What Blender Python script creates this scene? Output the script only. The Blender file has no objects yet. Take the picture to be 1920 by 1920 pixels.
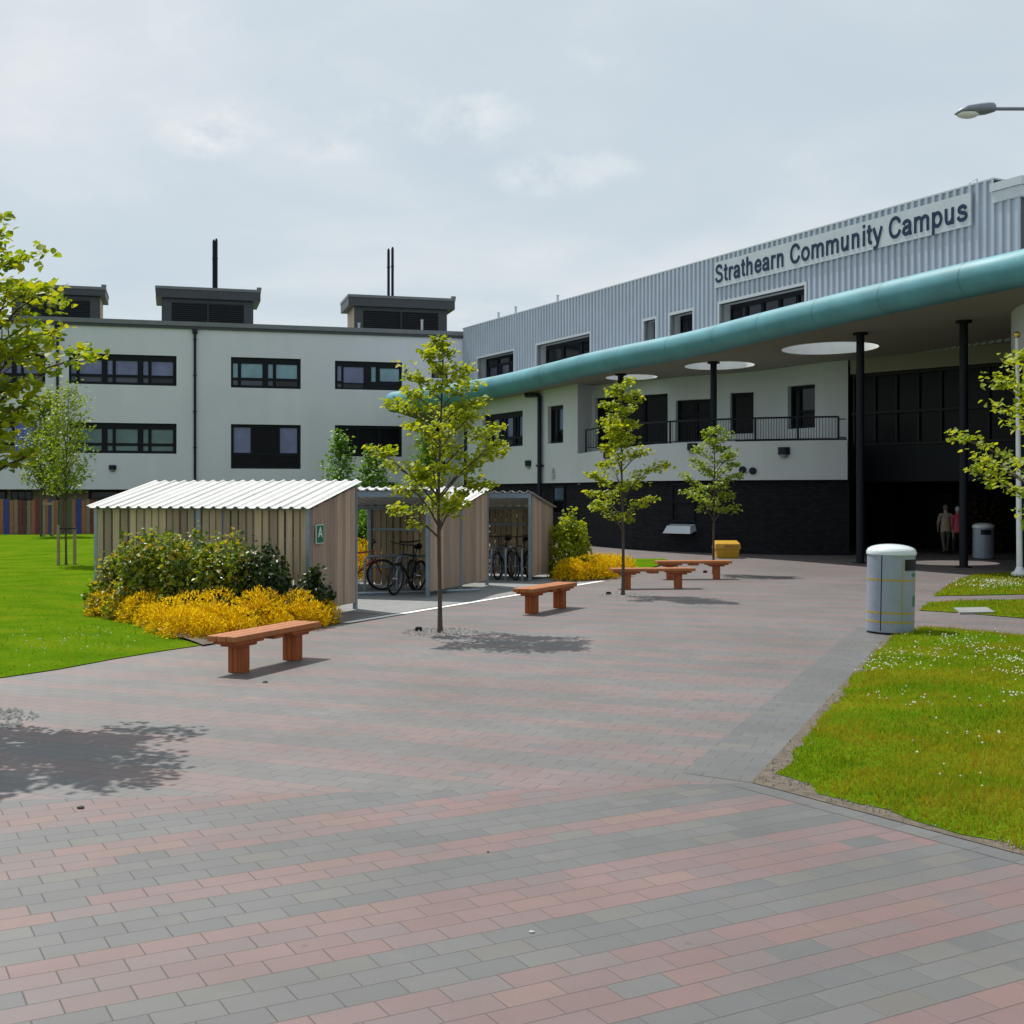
import bpy, bmesh, math, random
import numpy as np
from mathutils import Vector, Matrix
from mathutils.geometry import delaunay_2d_cdt

S = bpy.context.scene
COL = S.collection
R = math.radians
F = 2300.0; HZ = 928.0; CX = 960.0; CH = 2.0     # camera model: focal and horizon (pixels of the 1920 photo), eye height
rnd = random.Random(7)

# ------------------------------------------------------------------ helpers
def G(x, y, z=0.0):
    d = (CH - z) * F / (y - HZ)
    return Vector(((x - CX) * d / F, d, z))
def at(x, y, Y):
    return Vector(((x - CX) * Y / F, Y, CH + (HZ - y) * Y / F))

class Frame:
    """a vertical plane: origin, direction to the right as seen, normal towards the viewer"""
    def __init__(s, o, d):
        s.o = Vector(o[:2]); s.d = Vector(d[:2]).normalized(); s.n = Vector((s.d.y, -s.d.x))
    def P(s, a, z, off=0.0):
        p = s.o + s.d * a + s.n * off
        return Vector((p.x, p.y, z))
    def s_at(s, x):
        k = (x - CX) / F
        return (k * s.o.y - s.o.x) / (s.d.x - k * s.d.y)
    def sz(s, x, y):
        a = s.s_at(x); Y = (s.o + s.d * a).y
        return a, CH + (HZ - y) * Y / F

class MB:
    def __init__(s): s.v = []; s.f = []; s.m = []
    def add(s, vs, fs, mi=0):
        b = len(s.v); s.v += [tuple(v) for v in vs]
        for f in fs: s.f.append(tuple(b + i for i in f)); s.m.append(mi)
    def quad(s, a, b, c, d, mi=0): s.add([a, b, c, d], [(0, 1, 2, 3)], mi)
    def hexa(s, p, mi=0):          # 8 points: bottom 4, top 4
        s.add(p, [(3, 2, 1, 0), (4, 5, 6, 7), (0, 1, 5, 4), (1, 2, 6, 5), (2, 3, 7, 6), (3, 0, 4, 7)], mi)
    def box(s, x0, x1, y0, y1, z0, z1, mi=0, M=None):
        p = [Vector(q) for q in ((x0, y0, z0), (x1, y0, z0), (x1, y1, z0), (x0, y1, z0), (x0, y0, z1), (x1, y0, z1), (x1, y1, z1), (x0, y1, z1))]
        if M is not None: p = [M @ q for q in p]
        s.hexa(p, mi)
    def fbox(s, fr, s0, s1, z0, z1, o0, o1, mi=0):
        s.hexa([fr.P(s0, z0, o1), fr.P(s1, z0, o1), fr.P(s1, z0, o0), fr.P(s0, z0, o0),
                fr.P(s0, z1, o1), fr.P(s1, z1, o1), fr.P(s1, z1, o0), fr.P(s0, z1, o0)], mi)
    def tube(s, pts, rad, n=8, mi=0, caps=True):
        pts = [Vector(p) for p in pts]
        if not hasattr(rad, '__len__'): rad = [rad] * len(pts)
        rings = []; up = None
        for i, p in enumerate(pts):
            t = (pts[min(i + 1, len(pts) - 1)] - pts[max(i - 1, 0)]).normalized()
            if up is None: up = Vector((0, 0, 1)) if abs(t.z) < .9 else Vector((1, 0, 0))
            a = t.cross(up).normalized(); b = a.cross(t).normalized(); up = b
            rings.append([p + (a * math.cos(2 * math.pi * k / n) + b * math.sin(2 * math.pi * k / n)) * rad[i] for k in range(n)])
        vs = [q for r in rings for q in r]; fs = []
        for i in range(len(pts) - 1):
            for k in range(n):
                fs.append((i * n + k, i * n + (k + 1) % n, (i + 1) * n + (k + 1) % n, (i + 1) * n + k))
        if caps:
            fs.append(tuple(range(n - 1, -1, -1))); fs.append(tuple((len(pts) - 1) * n + k for k in range(n)))
        s.add(vs, fs, mi)
    def lathe(s, prof, n=24, c=(0, 0, 0), mi=0, a0=0, a1=2 * math.pi):
        full = abs(a1 - a0 - 2 * math.pi) < 1e-6; m = n if full else n + 1
        vs = []
        for (r, z) in prof:
            for k in range(m):
                a = a0 + (a1 - a0) * k / n
                vs.append((c[0] + r * math.cos(a), c[1] + r * math.sin(a), c[2] + z))
        fs = []
        for i in range(len(prof) - 1):
            for k in range(n):
                k2 = (k + 1) % m
                fs.append((i * m + k, i * m + k2, (i + 1) * m + k2, (i + 1) * m + k))
        if full:
            if prof[0][0] > 1e-4: fs.append(tuple(range(m - 1, -1, -1)))
            if prof[-1][0] > 1e-4: fs.append(tuple((len(prof) - 1) * m + k for k in range(m)))
        s.add(vs, fs, mi)
    def prism(s, poly, z0, z1, mi=0):
        n = len(poly)
        s.add([(p[0], p[1], z0) for p in poly] + [(p[0], p[1], z1) for p in poly],
              [tuple(range(n - 1, -1, -1)), tuple(range(n, 2 * n))] + [(i, (i + 1) % n, n + (i + 1) % n, n + i) for i in range(n)], mi)
    def build(s, name, mat, parent=None, smooth=False, bevel=0.0, recalc=True):
        me = bpy.data.meshes.new(name)
        org = Vector(parent.location) if parent is not None and parent.type == 'EMPTY' else Vector((0, 0, 0))
        if parent is not None and parent.type != 'EMPTY':
            q = parent
            while q.parent is not None: q = q.parent
            if q.type == 'EMPTY': org = Vector(q.location)
        me.from_pydata([(v[0] - org.x, v[1] - org.y, v[2] - org.z) for v in s.v], [], s.f)
        mats = mat if isinstance(mat, (list, tuple)) else [mat]
        for m in mats: me.materials.append(m)
        if len(mats) > 1: me.polygons.foreach_set('material_index', s.m)
        bm = bmesh.new(); bm.from_mesh(me)
        if recalc and len(s.f) < 60000: bmesh.ops.recalc_face_normals(bm, faces=bm.faces)
        if bevel > 0:
            bmesh.ops.bevel(bm, geom=[e for e in bm.edges if len(e.link_faces) == 2 and e.calc_face_angle(0) > .5], offset=bevel, segments=2, affect='EDGES', profile=.6)
        bm.to_mesh(me); bm.free()
        if smooth:
            me.polygons.foreach_set('use_smooth', [True] * len(me.polygons))
            try: me.set_sharp_from_angle(angle=R(40))
            except Exception: pass
        me.update()
        o = bpy.data.objects.new(name, me); COL.objects.link(o)
        if parent is not None: o.parent = parent
        return o

def tag(o, label=None, cat=None, group=None, kind=None):
    if label: o['label'] = label
    if cat: o['category'] = cat
    if group: o['group'] = group
    if kind: o['kind'] = kind
    return o
def root(name, loc, label, cat, group=None):
    o = bpy.data.objects.new(name, None); COL.objects.link(o); o.location = loc; o.empty_display_size = .2
    return tag(o, label, cat, group)
def copy_tree(o, parent=None):
    c = o.copy(); COL.objects.link(c)
    if parent is not None: c.parent = parent
    for ch in [q for q in bpy.data.objects if q.parent == o]: copy_tree(ch, c)
    return c

# ------------------------------------------------------------------ materials
def newmat(name):
    m = bpy.data.materials.new(name); m.use_nodes = True
    nt = m.node_tree; b = nt.nodes['Principled BSDF']
    return m, nt, b
def N(nt, t, **kw):
    n = nt.nodes.new(t)
    for k, v in kw.items(): setattr(n, k, v)
    return n
def L(nt, a, b): nt.links.new(a, b)
def ramp(nt, stops, interp='LINEAR'):
    n = N(nt, 'ShaderNodeValToRGB'); cr = n.color_ramp; cr.interpolation = interp
    while len(cr.elements) > 1: cr.elements.remove(cr.elements[-1])
    cr.elements[0].position = stops[0][0]; cr.elements[0].color = (*stops[0][1], 1)
    for p, c in stops[1:]:
        e = cr.elements.new(p); e.color = (*c, 1)
    return n
def mixc(nt, fac, a, b, blend='MIX'):
    n = N(nt, 'ShaderNodeMix', data_type='RGBA', blend_type=blend)
    for sock, v in ((n.inputs[0], fac), (n.inputs[6], a), (n.inputs[7], b)):
        if isinstance(v, (int, float)): sock.default_value = v
        elif isinstance(v, tuple): sock.default_value = (*v, 1)
        else: L(nt, v, sock)
    return n.outputs[2]
def math_(nt, op, a, b=0.0, c=0.0):
    n = N(nt, 'ShaderNodeMath', operation=op)
    for i, v in enumerate((a, b, c)):
        if isinstance(v, (int, float)): n.inputs[i].default_value = v
        else: L(nt, v, n.inputs[i])
    return n.outputs[0]
def noise(nt, scale, detail=4, rough=.55, vec=None):
    n = N(nt, 'ShaderNodeTexNoise'); n.inputs['Scale'].default_value = scale
    n.inputs['Detail'].default_value = detail; n.inputs['Roughness'].default_value = rough
    if vec is not None: L(nt, vec, n.inputs['Vector'])
    return n.outputs['Fac']
def objco(nt, scale=(1, 1, 1)):
    t = N(nt, 'ShaderNodeTexCoord'); mp = N(nt, 'ShaderNodeMapping'); mp.inputs['Scale'].default_value = scale
    L(nt, t.outputs['Object'], mp.inputs['Vector']); return mp.outputs['Vector']
def simple(name, col, rough=.6, metal=0.0, var=.12, scale=6, bump=0.0, bscale=60, spec=.5, coat=0, stretch=(1, 1, 1), island=0.0):
    """plain surface with some blotchy tone variation, optional per-piece variation and bump"""
    m, nt, b = newmat(name)
    v = objco(nt, stretch)
    f = noise(nt, scale, 5, .6, v)
    lo = tuple(c * (1 - var) for c in col); hi = tuple(min(1, c * (1 + var)) for c in col)
    r = ramp(nt, [(.3, lo), (.7, hi)]); L(nt, f, r.inputs[0])
    out = r.outputs[0]
    if island:
        g = N(nt, 'ShaderNodeNewGeometry')
        rr = ramp(nt, [(0, (1 - island,) * 3), (1, (1 + island,) * 3)]); L(nt, g.outputs['Random Per Island'], rr.inputs[0])
        out = mixc(nt, 1.0, out, rr.outputs[0], 'MULTIPLY')
    L(nt, out, b.inputs['Base Color'])
    b.inputs['Roughness'].default_value = rough; b.inputs['Metallic'].default_value = metal
    b.inputs['Specular IOR Level'].default_value = spec
    if coat: b.inputs['Coat Weight'].default_value = coat
    if bump:
        bp = N(nt, 'ShaderNodeBump'); bp.inputs['Strength'].default_value = bump; bp.inputs['Distance'].default_value = .01
        L(nt, noise(nt, bscale, 4, .6, v), bp.inputs['Height']); L(nt, bp.outputs[0], b.inputs['Normal'])
    return m

def wood(name, col, island=.25, grain=30, rough=.75, var=.25):
    m, nt, b = newmat(name)
    v = objco(nt, (grain, grain, 1.2))
    f = noise(nt, 1.0, 5, .65, v)
    r = ramp(nt, [(.25, tuple(c * (1 - var) for c in col)), (.75, tuple(c * (1 + var) for c in col))]); L(nt, f, r.inputs[0])
    g = N(nt, 'ShaderNodeNewGeometry')
    rr = ramp(nt, [(0, (1 - island, 1 - island * .95, 1 - island * .8)), (1, (1 + island,) * 3)]); L(nt, g.outputs['Random Per Island'], rr.inputs[0])
    out = mixc(nt, 1.0, r.outputs[0], rr.outputs[0], 'MULTIPLY')
    L(nt, out, b.inputs['Base Color']); b.inputs['Roughness'].default_value = rough
    bp = N(nt, 'ShaderNodeBump'); bp.inputs['Strength'].default_value = .3; bp.inputs['Distance'].default_value = .004
    L(nt, f, bp.inputs['Height']); L(nt, bp.outputs[0], b.inputs['Normal'])
    return m

def leafmat(name, cols, trans=.45, rough=.45, spec=.4):
    m, nt, b = newmat(name)
    g = N(nt, 'ShaderNodeNewGeometry')
    n = len(cols)
    r = ramp(nt, [(i / (n - 1) if n > 1 else 0, c) for i, c in enumerate(cols)]); L(nt, g.outputs['Random Per Island'], r.inputs[0])
    L(nt, r.outputs[0], b.inputs['Base Color']); b.inputs['Roughness'].default_value = rough; b.inputs['Specular IOR Level'].default_value = spec
    t = N(nt, 'ShaderNodeBsdfTranslucent')
    tc = mixc(nt, 1.0, r.outputs[0], (1.5, 1.35, .5), 'MULTIPLY'); L(nt, tc, t.inputs['Color'])
    mx = N(nt, 'ShaderNodeMixShader'); mx.inputs[0].default_value = trans
    L(nt, b.outputs[0], mx.inputs[1]); L(nt, t.outputs[0], mx.inputs[2])
    L(nt, mx.outputs[0], nt.nodes['Material Output'].inputs['Surface'])
    return m

def render_wall(name, col):
    """pale painted render with faint rain streaks and a fine grain"""
    m, nt, b = newmat(name)
    f = noise(nt, 1.0, 5, .6, objco(nt, (.35, .35, .35)))
    s = noise(nt, 1.0, 4, .6, objco(nt, (1.3, 1.3, .10)))
    r = ramp(nt, [(.3, tuple(c * .93 for c in col)), (.7, col)]); L(nt, f, r.inputs[0])
    r2 = ramp(nt, [(.35, (.96, .96, .955)), (.65, (1, 1, 1))]); L(nt, s, r2.inputs[0])
    L(nt, mixc(nt, 1.0, r.outputs[0], r2.outputs[0], 'MULTIPLY'), b.inputs['Base Color'])
    b.inputs['Roughness'].default_value = .9; b.inputs['Specular IOR Level'].default_value = .2
    bp = N(nt, 'ShaderNodeBump'); bp.inputs['Strength'].default_value = .25; bp.inputs['Distance'].default_value = .004
    L(nt, noise(nt, 90, 3), bp.inputs['Height']); L(nt, bp.outputs[0], b.inputs['Normal'])
    return m

def paver_mat(name, mode, soft=False):
    """block paving laid in courses; mode 'band' = red and grey bands, 'grey' = all grey.  UV in metres"""
    m, nt, b = newmat(name)
    tc = N(nt, 'ShaderNodeTexCoord'); sp = N(nt, 'ShaderNodeSeparateXYZ'); L(nt, tc.outputs['UV'], sp.inputs[0])
    u, v = sp.outputs[0], sp.outputs[1]
    pw, ph = .275, .156
    rowf = math_(nt, 'DIVIDE', math_(nt, 'SUBTRACT', v, 3.41), ph)
    row = math_(nt, 'FLOOR', rowf)
    wr = N(nt, 'ShaderNodeTexWhiteNoise', noise_dimensions='1D'); L(nt, row, wr.inputs['W'])
    off = math_(nt, 'ADD', math_(nt, 'MULTIPLY', math_(nt, 'FLOORED_MODULO', row, 2.0), .5), math_(nt, 'MULTIPLY', wr.outputs['Value'], .22))
    uf = math_(nt, 'ADD', math_(nt, 'DIVIDE', u, pw), off)
    col = math_(nt, 'FLOOR', uf)
    fu = math_(nt, 'FRACT', uf); fv = math_(nt, 'FRACT', rowf)
    eu = math_(nt, 'MULTIPLY', math_(nt, 'MINIMUM', fu, math_(nt, 'SUBTRACT', 1.0, fu)), pw)
    ev = math_(nt, 'MULTIPLY', math_(nt, 'MINIMUM', fv, math_(nt, 'SUBTRACT', 1.0, fv)), ph)
    edge = math_(nt, 'MINIMUM', eu, ev)
    jn = math_(nt, 'MULTIPLY', noise(nt, 3.0, 3, .6, tc.outputs['Object']), .0022)
    mr = N(nt, 'ShaderNodeMapRange'); mr.inputs['From Min'].default_value = .0012; mr.inputs['From Max'].default_value = .0036
    L(nt, math_(nt, 'SUBTRACT', edge, math_(nt, 'SUBTRACT', jn, .0011)), mr.inputs['Value'])
    joint = mr.outputs[0]                                # 0 in the joint, 1 on the block
    cv = N(nt, 'ShaderNodeCombineXYZ'); L(nt, col, cv.inputs[0]); L(nt, row, cv.inputs[1])
    wn = N(nt, 'ShaderNodeTexWhiteNoise', noise_dimensions='2D'); L(nt, cv.outputs[0], wn.inputs['Vector'])
    sc = N(nt, 'ShaderNodeSeparateColor'); L(nt, wn.outputs['Color'], sc.inputs[0])
    r1, r2, r3 = sc.outputs[0], sc.outputs[1], sc.outputs[2]
    grey = ramp(nt, [(0, (.088, .091, .095)), (.5, (.097, .100, .102)), (.85, (.107, .108, .108)), (1, (.112, .107, .097))]); L(nt, r1, grey.inputs[0])
    if mode == 'band':
        red = ramp(nt, [(0, (.128, .104, .107)), (.2, (.140, .102, .102)), (.5, (.152, .098, .096)), (.85, (.164, .098, .094)), (1, (.170, .110, .096))]); L(nt, r1, red.inputs[0])
        pat = [('g', 3), ('r', 4), ('g', 3), ('r', 4), ('g', 3), ('r', 2), ('g', 3), ('r', 3)]
        stops = []; k = 0
        for c, n in pat:
            stops.append(((k - .5) / 25 if k else 0, (1, 1, 1) if c == 'r' else (0, 0, 0))); k += n
        br = ramp(nt, stops, 'CONSTANT'); L(nt, math_(nt, 'DIVIDE', math_(nt, 'FLOORED_MODULO', row, 25.0), 25.0), br.inputs[0])
        isred = math_(nt, 'MULTIPLY', br.outputs[0], math_(nt, 'LESS_THAN', r3, .955))
        c = mixc(nt, isred, grey.outputs[0], red.outputs[0])
    else:
        c = grey.outputs[0]
    if soft: c = mixc(nt, .32, c, (.158, .142, .143))
    tone = math_(nt, 'ADD', .95, math_(nt, 'MULTIPLY', r2, .10))
    tv = N(nt, 'ShaderNodeCombineColor')
    for i in range(3): L(nt, tone, tv.inputs[i])
    c = mixc(nt, 1.0, c, tv.outputs[0], 'MULTIPLY')
    # dirt: broad traffic blotches, small spots, gritty speckle
    bl = ramp(nt, [(.32, (.74, .73, .71)), (.62, (1.06, 1.06, 1.06))]); L(nt, noise(nt, .45, 6, .62, tc.outputs['Object']), bl.inputs[0])
    c = mixc(nt, .9, c, bl.outputs[0], 'MULTIPLY')
    st = ramp(nt, [(.62, (0, 0, 0)), (.75, (1, 1, 1))]); L(nt, noise(nt, 2.3, 5, .6, tc.outputs['Object']), st.inputs[0])
    c = mixc(nt, math_(nt, 'MULTIPLY', st.outputs[0], .35), c, (.16, .14, .10))
    vo = N(nt, 'ShaderNodeTexVoronoi'); vo.inputs['Scale'].default_value = 1.7; L(nt, tc.outputs['Object'], vo.inputs['Vector'])
    gm = ramp(nt, [(.022, (1, 1, 1)), (.034, (0, 0, 0))]); L(nt, vo.outputs['Distance'], gm.inputs[0])
    c = mixc(nt, math_(nt, 'MULTIPLY', gm.outputs[0], .45), c, (.045, .042, .04))
    mo = ramp(nt, [(.55, (0, 0, 0)), (.8, (1, 1, 1))]); L(nt, noise(nt, .33, 7, .7, tc.outputs['Object']), mo.inputs[0])
    c = mixc(nt, math_(nt, 'MULTIPLY', mo.outputs[0], .5), c, mixc(nt, 1.0, c, (.78, .76, .70), 'MULTIPLY'))
    gr = ramp(nt, [(.25, (.66, .66, .66)), (.75, (1.34, 1.34, 1.34))]); L(nt, noise(nt, 150, 3, .75, tc.outputs['Object']), gr.inputs[0])
    c = mixc(nt, .8, c, gr.outputs[0], 'MULTIPLY')
    c = mixc(nt, joint, (.060, .052, .044), c)
    L(nt, c, b.inputs['Base Color']); b.inputs['Roughness'].default_value = .58; b.inputs['Specular IOR Level'].default_value = .75
    bp = N(nt, 'ShaderNodeBump'); bp.inputs['Strength'].default_value = .6; bp.inputs['Distance'].default_value = .006
    hh = math_(nt, 'ADD', joint, math_(nt, 'MULTIPLY', noise(nt, 200, 2, .6, tc.outputs['Object']), .25))
    hh = math_(nt, 'ADD', hh, math_(nt, 'MULTIPLY', r3, .35))
    L(nt, hh, bp.inputs['Height']); L(nt, bp.outputs[0], b.inputs['Normal'])
    return m

def lawn_mat(name, dry=.5):
    m, nt, b = newmat(name); v = objco(nt)
    r = ramp(nt, [(.25, (.055, .135, .005)), (.5, (.095, .185, .006)), (.75, (.150, .21, .009))]); L(nt, noise(nt, 1.1, 5, .6, v), r.inputs[0])
    d = ramp(nt, [(.5, (0, 0, 0)), (.72, (1, 1, 1))]); L(nt, noise(nt, .7, 6, .65, v), d.inputs[0])
    c = mixc(nt, math_(nt, 'MULTIPLY', d.outputs[0], dry), r.outputs[0], (.25, .20, .02))
    f = ramp(nt, [(.25, (.55, .6, .5)), (.75, (1.35, 1.3, 1.3))]); L(nt, noise(nt, 28, 4, .7, v), f.inputs[0])
    c = mixc(nt, .85, c, f.outputs[0], 'MULTIPLY')
    L(nt, c, b.inputs['Base Color']); b.inputs['Roughness'].default_value = .95; b.inputs['Specular IOR Level'].default_value = .0
    bp = N(nt, 'ShaderNodeBump'); bp.inputs['Strength'].default_value = .8; bp.inputs['Distance'].default_value = .03
    L(nt, noise(nt, 60, 3, .7, v), bp.inputs['Height']); L(nt, bp.outputs[0], b.inputs['Normal'])
    return m

def brick_mat(name, c1, c2, mortar, sc=1.0):
    m, nt, b = newmat(name)
    tc = N(nt, 'ShaderNodeTexCoord'); t = N(nt, 'ShaderNodeTexBrick')
    t.inputs['Color1'].default_value = (*c1, 1); t.inputs['Color2'].default_value = (*c2, 1); t.inputs['Mortar'].default_value = (*mortar, 1)
    t.inputs['Scale'].default_value = sc; t.inputs['Brick Width'].default_value = .225; t.inputs['Row Height'].default_value = .075; t.inputs['Mortar Size'].default_value = .008
    L(nt, tc.outputs['UV'], t.inputs['Vector']); L(nt, t.outputs['Color'], b.inputs['Base Color'])
    b.inputs['Roughness'].default_value = .8; b.inputs['Specular IOR Level'].default_value = .12
    return m

M = {}
M['render'] = render_wall('pale_render', (.655, .66, .745))
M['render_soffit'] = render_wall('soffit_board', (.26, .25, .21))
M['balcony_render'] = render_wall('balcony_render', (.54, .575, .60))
M['clad'] = simple('ribbed_metal', (.38, .43, .51), .42, .25, .06, .8)
M['trim'] = simple('pale_metal_trim', (.46, .50, .54), .4, .2, .05, 2)
M['frame'] = simple('dark_window_frame', (.008, .010, .016), .5, 0, .15, 4, spec=.15)
M['fascia'] = simple('dark_grey_fascia', (.045, .052, .062), .5, .1, .12, 2)
M['fascia2'] = simple('mid_grey_capping', (.15, .16, .175), .45, .3, .1, 2)
M['louvre'] = simple('black_louvre', (.012, .014, .018), .5)
M['ply'] = wood('pale_plywood', (.50, .38, .27), .05, 3)
M['teal'] = simple('verdigris_fascia', (.075, .245, .295), .52, .04, .20, .8)
M['tealdark'] = simple('verdigris_seam', (.035, .13, .16), .4, .25)
M['pipe'] = simple('dark_drainpipe', (.010, .014, .024), .45, spec=.2)
M['column'] = simple('black_column_paint', (.009, .011, .018), .5, spec=.2)
M['brickdark'] = brick_mat('dark_brick', (.010, .011, .014), (.019, .019, .023), (.006, .006, .008))
M['brickbrown'] = brick_mat('brown_brick', (.16, .11, .085), (.20, .14, .11), (.12, .11, .10))
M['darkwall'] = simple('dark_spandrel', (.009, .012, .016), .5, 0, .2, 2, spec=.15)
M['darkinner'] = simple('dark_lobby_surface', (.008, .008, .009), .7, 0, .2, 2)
M['ground'] = lawn_mat('rough_ground', .6)
M['lawnL'] = lawn_mat('lawn_turf', .12)
M['lawnR'] = lawn_mat('clover_turf', .6)
M['paveband'] = paver_mat('banded_block_paving', 'band')
M['pavemauve'] = paver_mat('mauve_block_paving', 'band', True)
M['pavegrey'] = paver_mat('grey_block_paving', 'grey')
M['concrete'] = simple('pale_concrete', (.22, .225, .225), .85, 0, .12, 3, .3, 80)
M['paint'] = simple('white_line_paint', (.78, .78, .76), .7, 0, .06, 9)
M['soil'] = simple('bare_soil', (.105, .085, .068), .95, 0, .35, 9, 1.0, 40)
M['grit'] = simple('dull_grit', (.24, .21, .175), .95, 0, .2, 30, island=.4)
M['margin'] = simple('dry_margin_soil', (.115, .095, .073), .95, 0, .45, 14, 1.0, 60)
M['gravel'] = simple('pale_gravel', (.50, .48, .45), .9, 0, .2, 30, 0, 40, island=.35)
M['boardback'] = wood('weathered_larch', (.40, .31, .195), .36)
M['boardside'] = wood('pinkish_larch', (.37, .27, .20), .28)
M['galv'] = simple('galvanised_steel', (.26, .32, .38), .42, .5, .12, 8)
M['sheet'] = simple('white_corrugated_sheet', (.64, .635, .61), .5, .05, .10, 1.5)
M['benchtop'] = wood('bench_top_wood', (.36, .125, .036), .12, 18, .55)
M['benchleg'] = wood('bench_leg_wood', (.30, .068, .008), .15, 18, .6)
M['binbody'] = simple('grey_bin_shell', (.275, .32, .40), .35, .1, .08, 5, coat=.2)
M['binlid'] = simple('pale_bin_lid', (.62, .68, .71), .3, 0, .05, 5, coat=.3)
M['gold'] = simple('gold_band', (.40, .29, .05), .45, .1)
M['goldball'] = simple('polished_gold', (.75, .50, .14), .25, .8)
M['black'] = simple('black_plastic', (.010, .010, .012), .5, spec=.25)
M['rubber'] = simple('tyre_rubber', (.014, .014, .016), .75)
M['chrome'] = simple('bike_metal', (.35, .36, .38), .3, .8)
M['bikered'] = simple('red_bike_paint', (.30, .02, .012), .3, .1, coat=.4)
M['bikeblack'] = simple('black_bike_paint', (.02, .022, .026), .3, .2)
M['greensign'] = simple('green_sign', (.012, .17, .075), .45, 0, .05)
M['white'] = simple('white_paint', (.80, .82, .84), .45, 0, .05, 3)
M['navy'] = simple('navy_lettering', (.022, .040, .080), .6, spec=.1)
M['yellowbin'] = simple('yellow_grit_bin', (.50, .27, .012), .5, 0, .1)
M['yellowlid'] = simple('amber_grit_lid', (.36, .17, .02), .5)
M['bark'] = simple('young_bark', (.075, .055, .040), .85, 0, .3, 25, .6, 60)
M['stake'] = simple('stake_timber', (.26, .20, .14), .85, 0, .2, 12)
M['lampgrey'] = simple('lamp_casting', (.22, .24, .30), .4, .2, .06)
M['stone'] = simple('dark_pebble', (.06, .055, .05), .8, 0, .5, 30)
M['leaf_plaza'] = leafmat('leaf_plaza', [(.14, .215, .007), (.23, .31, .010), (.31, .37, .013), (.39, .41, .02)], .5, .5, .3)
M['leaf_big'] = leafmat('leaf_big', [(.12, .20, .008), (.18, .27, .010), (.27, .34, .013), (.38, .39, .02)], .5, .5, .3)
M['leaf_sap'] = leafmat('leaf_sap', [(.12, .22, .016), (.19, .28, .02), (.29, .34, .03)], .45)
M['leaf_dark'] = leafmat('leaf_dark', [(.06, .16, .016), (.10, .23, .02), (.17, .30, .03)], .42)
M['leaf_shrub'] = leafmat('leaf_shrub', [(.035, .075, .010), (.075, .14, .012), (.17, .26, .016), (.28, .33, .02), (.40, .27, .025)], .42, .36, .5)
M['leaf_shrubdark'] = leafmat('leaf_shrubdark', [(.012, .030, .010), (.025, .055, .012), (.05, .08, .016)], .25, .4)
M['leaf_gold'] = leafmat('leaf_gold', [(.40, .20, .005), (.60, .40, .006), (.72, .53, .008), (.80, .64, .014)], .35, .6, .05)
M['leaf_rust'] = leafmat('leaf_rust', [(.06, .025, .010), (.09, .045, .015), (.05, .04, .012)], .3)
def blademat(name, green, dry, amt):
    m = leafmat(name, green, .35, .7, .03); nt = m.node_tree
    rr = [n for n in nt.nodes if n.type == 'VALTORGB'][0]; b = nt.nodes['Principled BSDF']
    f = ramp(nt, [(.43, (0, 0, 0)), (.58, (1, 1, 1))]); L(nt, noise(nt, .8, 5, .65, objco(nt)), f.inputs[0])
    c = mixc(nt, math_(nt, 'MULTIPLY', f.outputs[0], amt), rr.outputs[0], dry)
    for l in list(rr.outputs[0].links):
        if l.to_node != c.node: L(nt, c, l.to_socket)
    return m
M['blade'] = blademat('grass_blade', [(.075, .165, .006), (.125, .225, .008), (.18, .27, .010), (.28, .285, .02)], (.32, .255, .022), .85)
M['bladeL'] = blademat('mown_blade', [(.060, .150, .005), (.095, .195, .006), (.150, .225, .008)], (.27, .25, .016), .75)
M['clover'] = simple('clover_white', (.56, .56, .42), .8, island=.25)
FS = {}
def glass(name, col, rough=.06):
    m, nt, b = newmat(name)
    f = noise(nt, .9, 3, .6, objco(nt))
    r = ramp(nt, [(.35, tuple(c * .7 for c in col)), (.65, col)]); L(nt, f, r.inputs[0])
    L(nt, r.outputs[0], b.inputs['Base Color']); b.inputs['Roughness'].default_value = rough; b.inputs['Specular IOR Level'].default_value = .35
    return m
M['g_dark'] = glass('dark_glass', (.007, .009, .014))
M['g_lilac'] = glass('lilac_blind_sky_glass', (.17, .19, .36), .10)  # blind colour, made bluer and lighter to paint in reflected sky
M['g_pale'] = glass('pale_blind_sky_glass', (.22, .36, .46), .10)  # blind colour with the sky's reflection painted in as a pale blue
M['g_teal'] = glass('green_blind_glass', (.13, .21, .22), .10)
M['g_low'] = glass('lower_pane_glass', (.07, .08, .12), .1)
M['g_void'] = glass('unlit_glass', (.006, .007, .009), .25); M['g_void'].node_tree.nodes['Principled BSDF'].inputs['Specular IOR Level'].default_value = .12
M['bluepanel'] = simple('blue_panel', (.07, .10, .42), .5)
M['skin'] = simple('skin', (.45, .28, .20), .6)
M['beige'] = simple('beige_jacket', (.40, .33, .25), .85, 0, .15, 8)
M['trouser'] = simple('grey_trousers', (.12, .105, .09), .85)
M['pink'] = simple('pink_cardigan', (.62, .09, .15), .85, 0, .12, 8)
M['darkskirt'] = simple('dark_trousers', (.025, .022, .025), .85)
M['hair_grey'] = simple('grey_hair', (.20, .17, .15), .8)
M['hair_white'] = simple('white_hair', (.62, .62, .64), .8)

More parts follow.
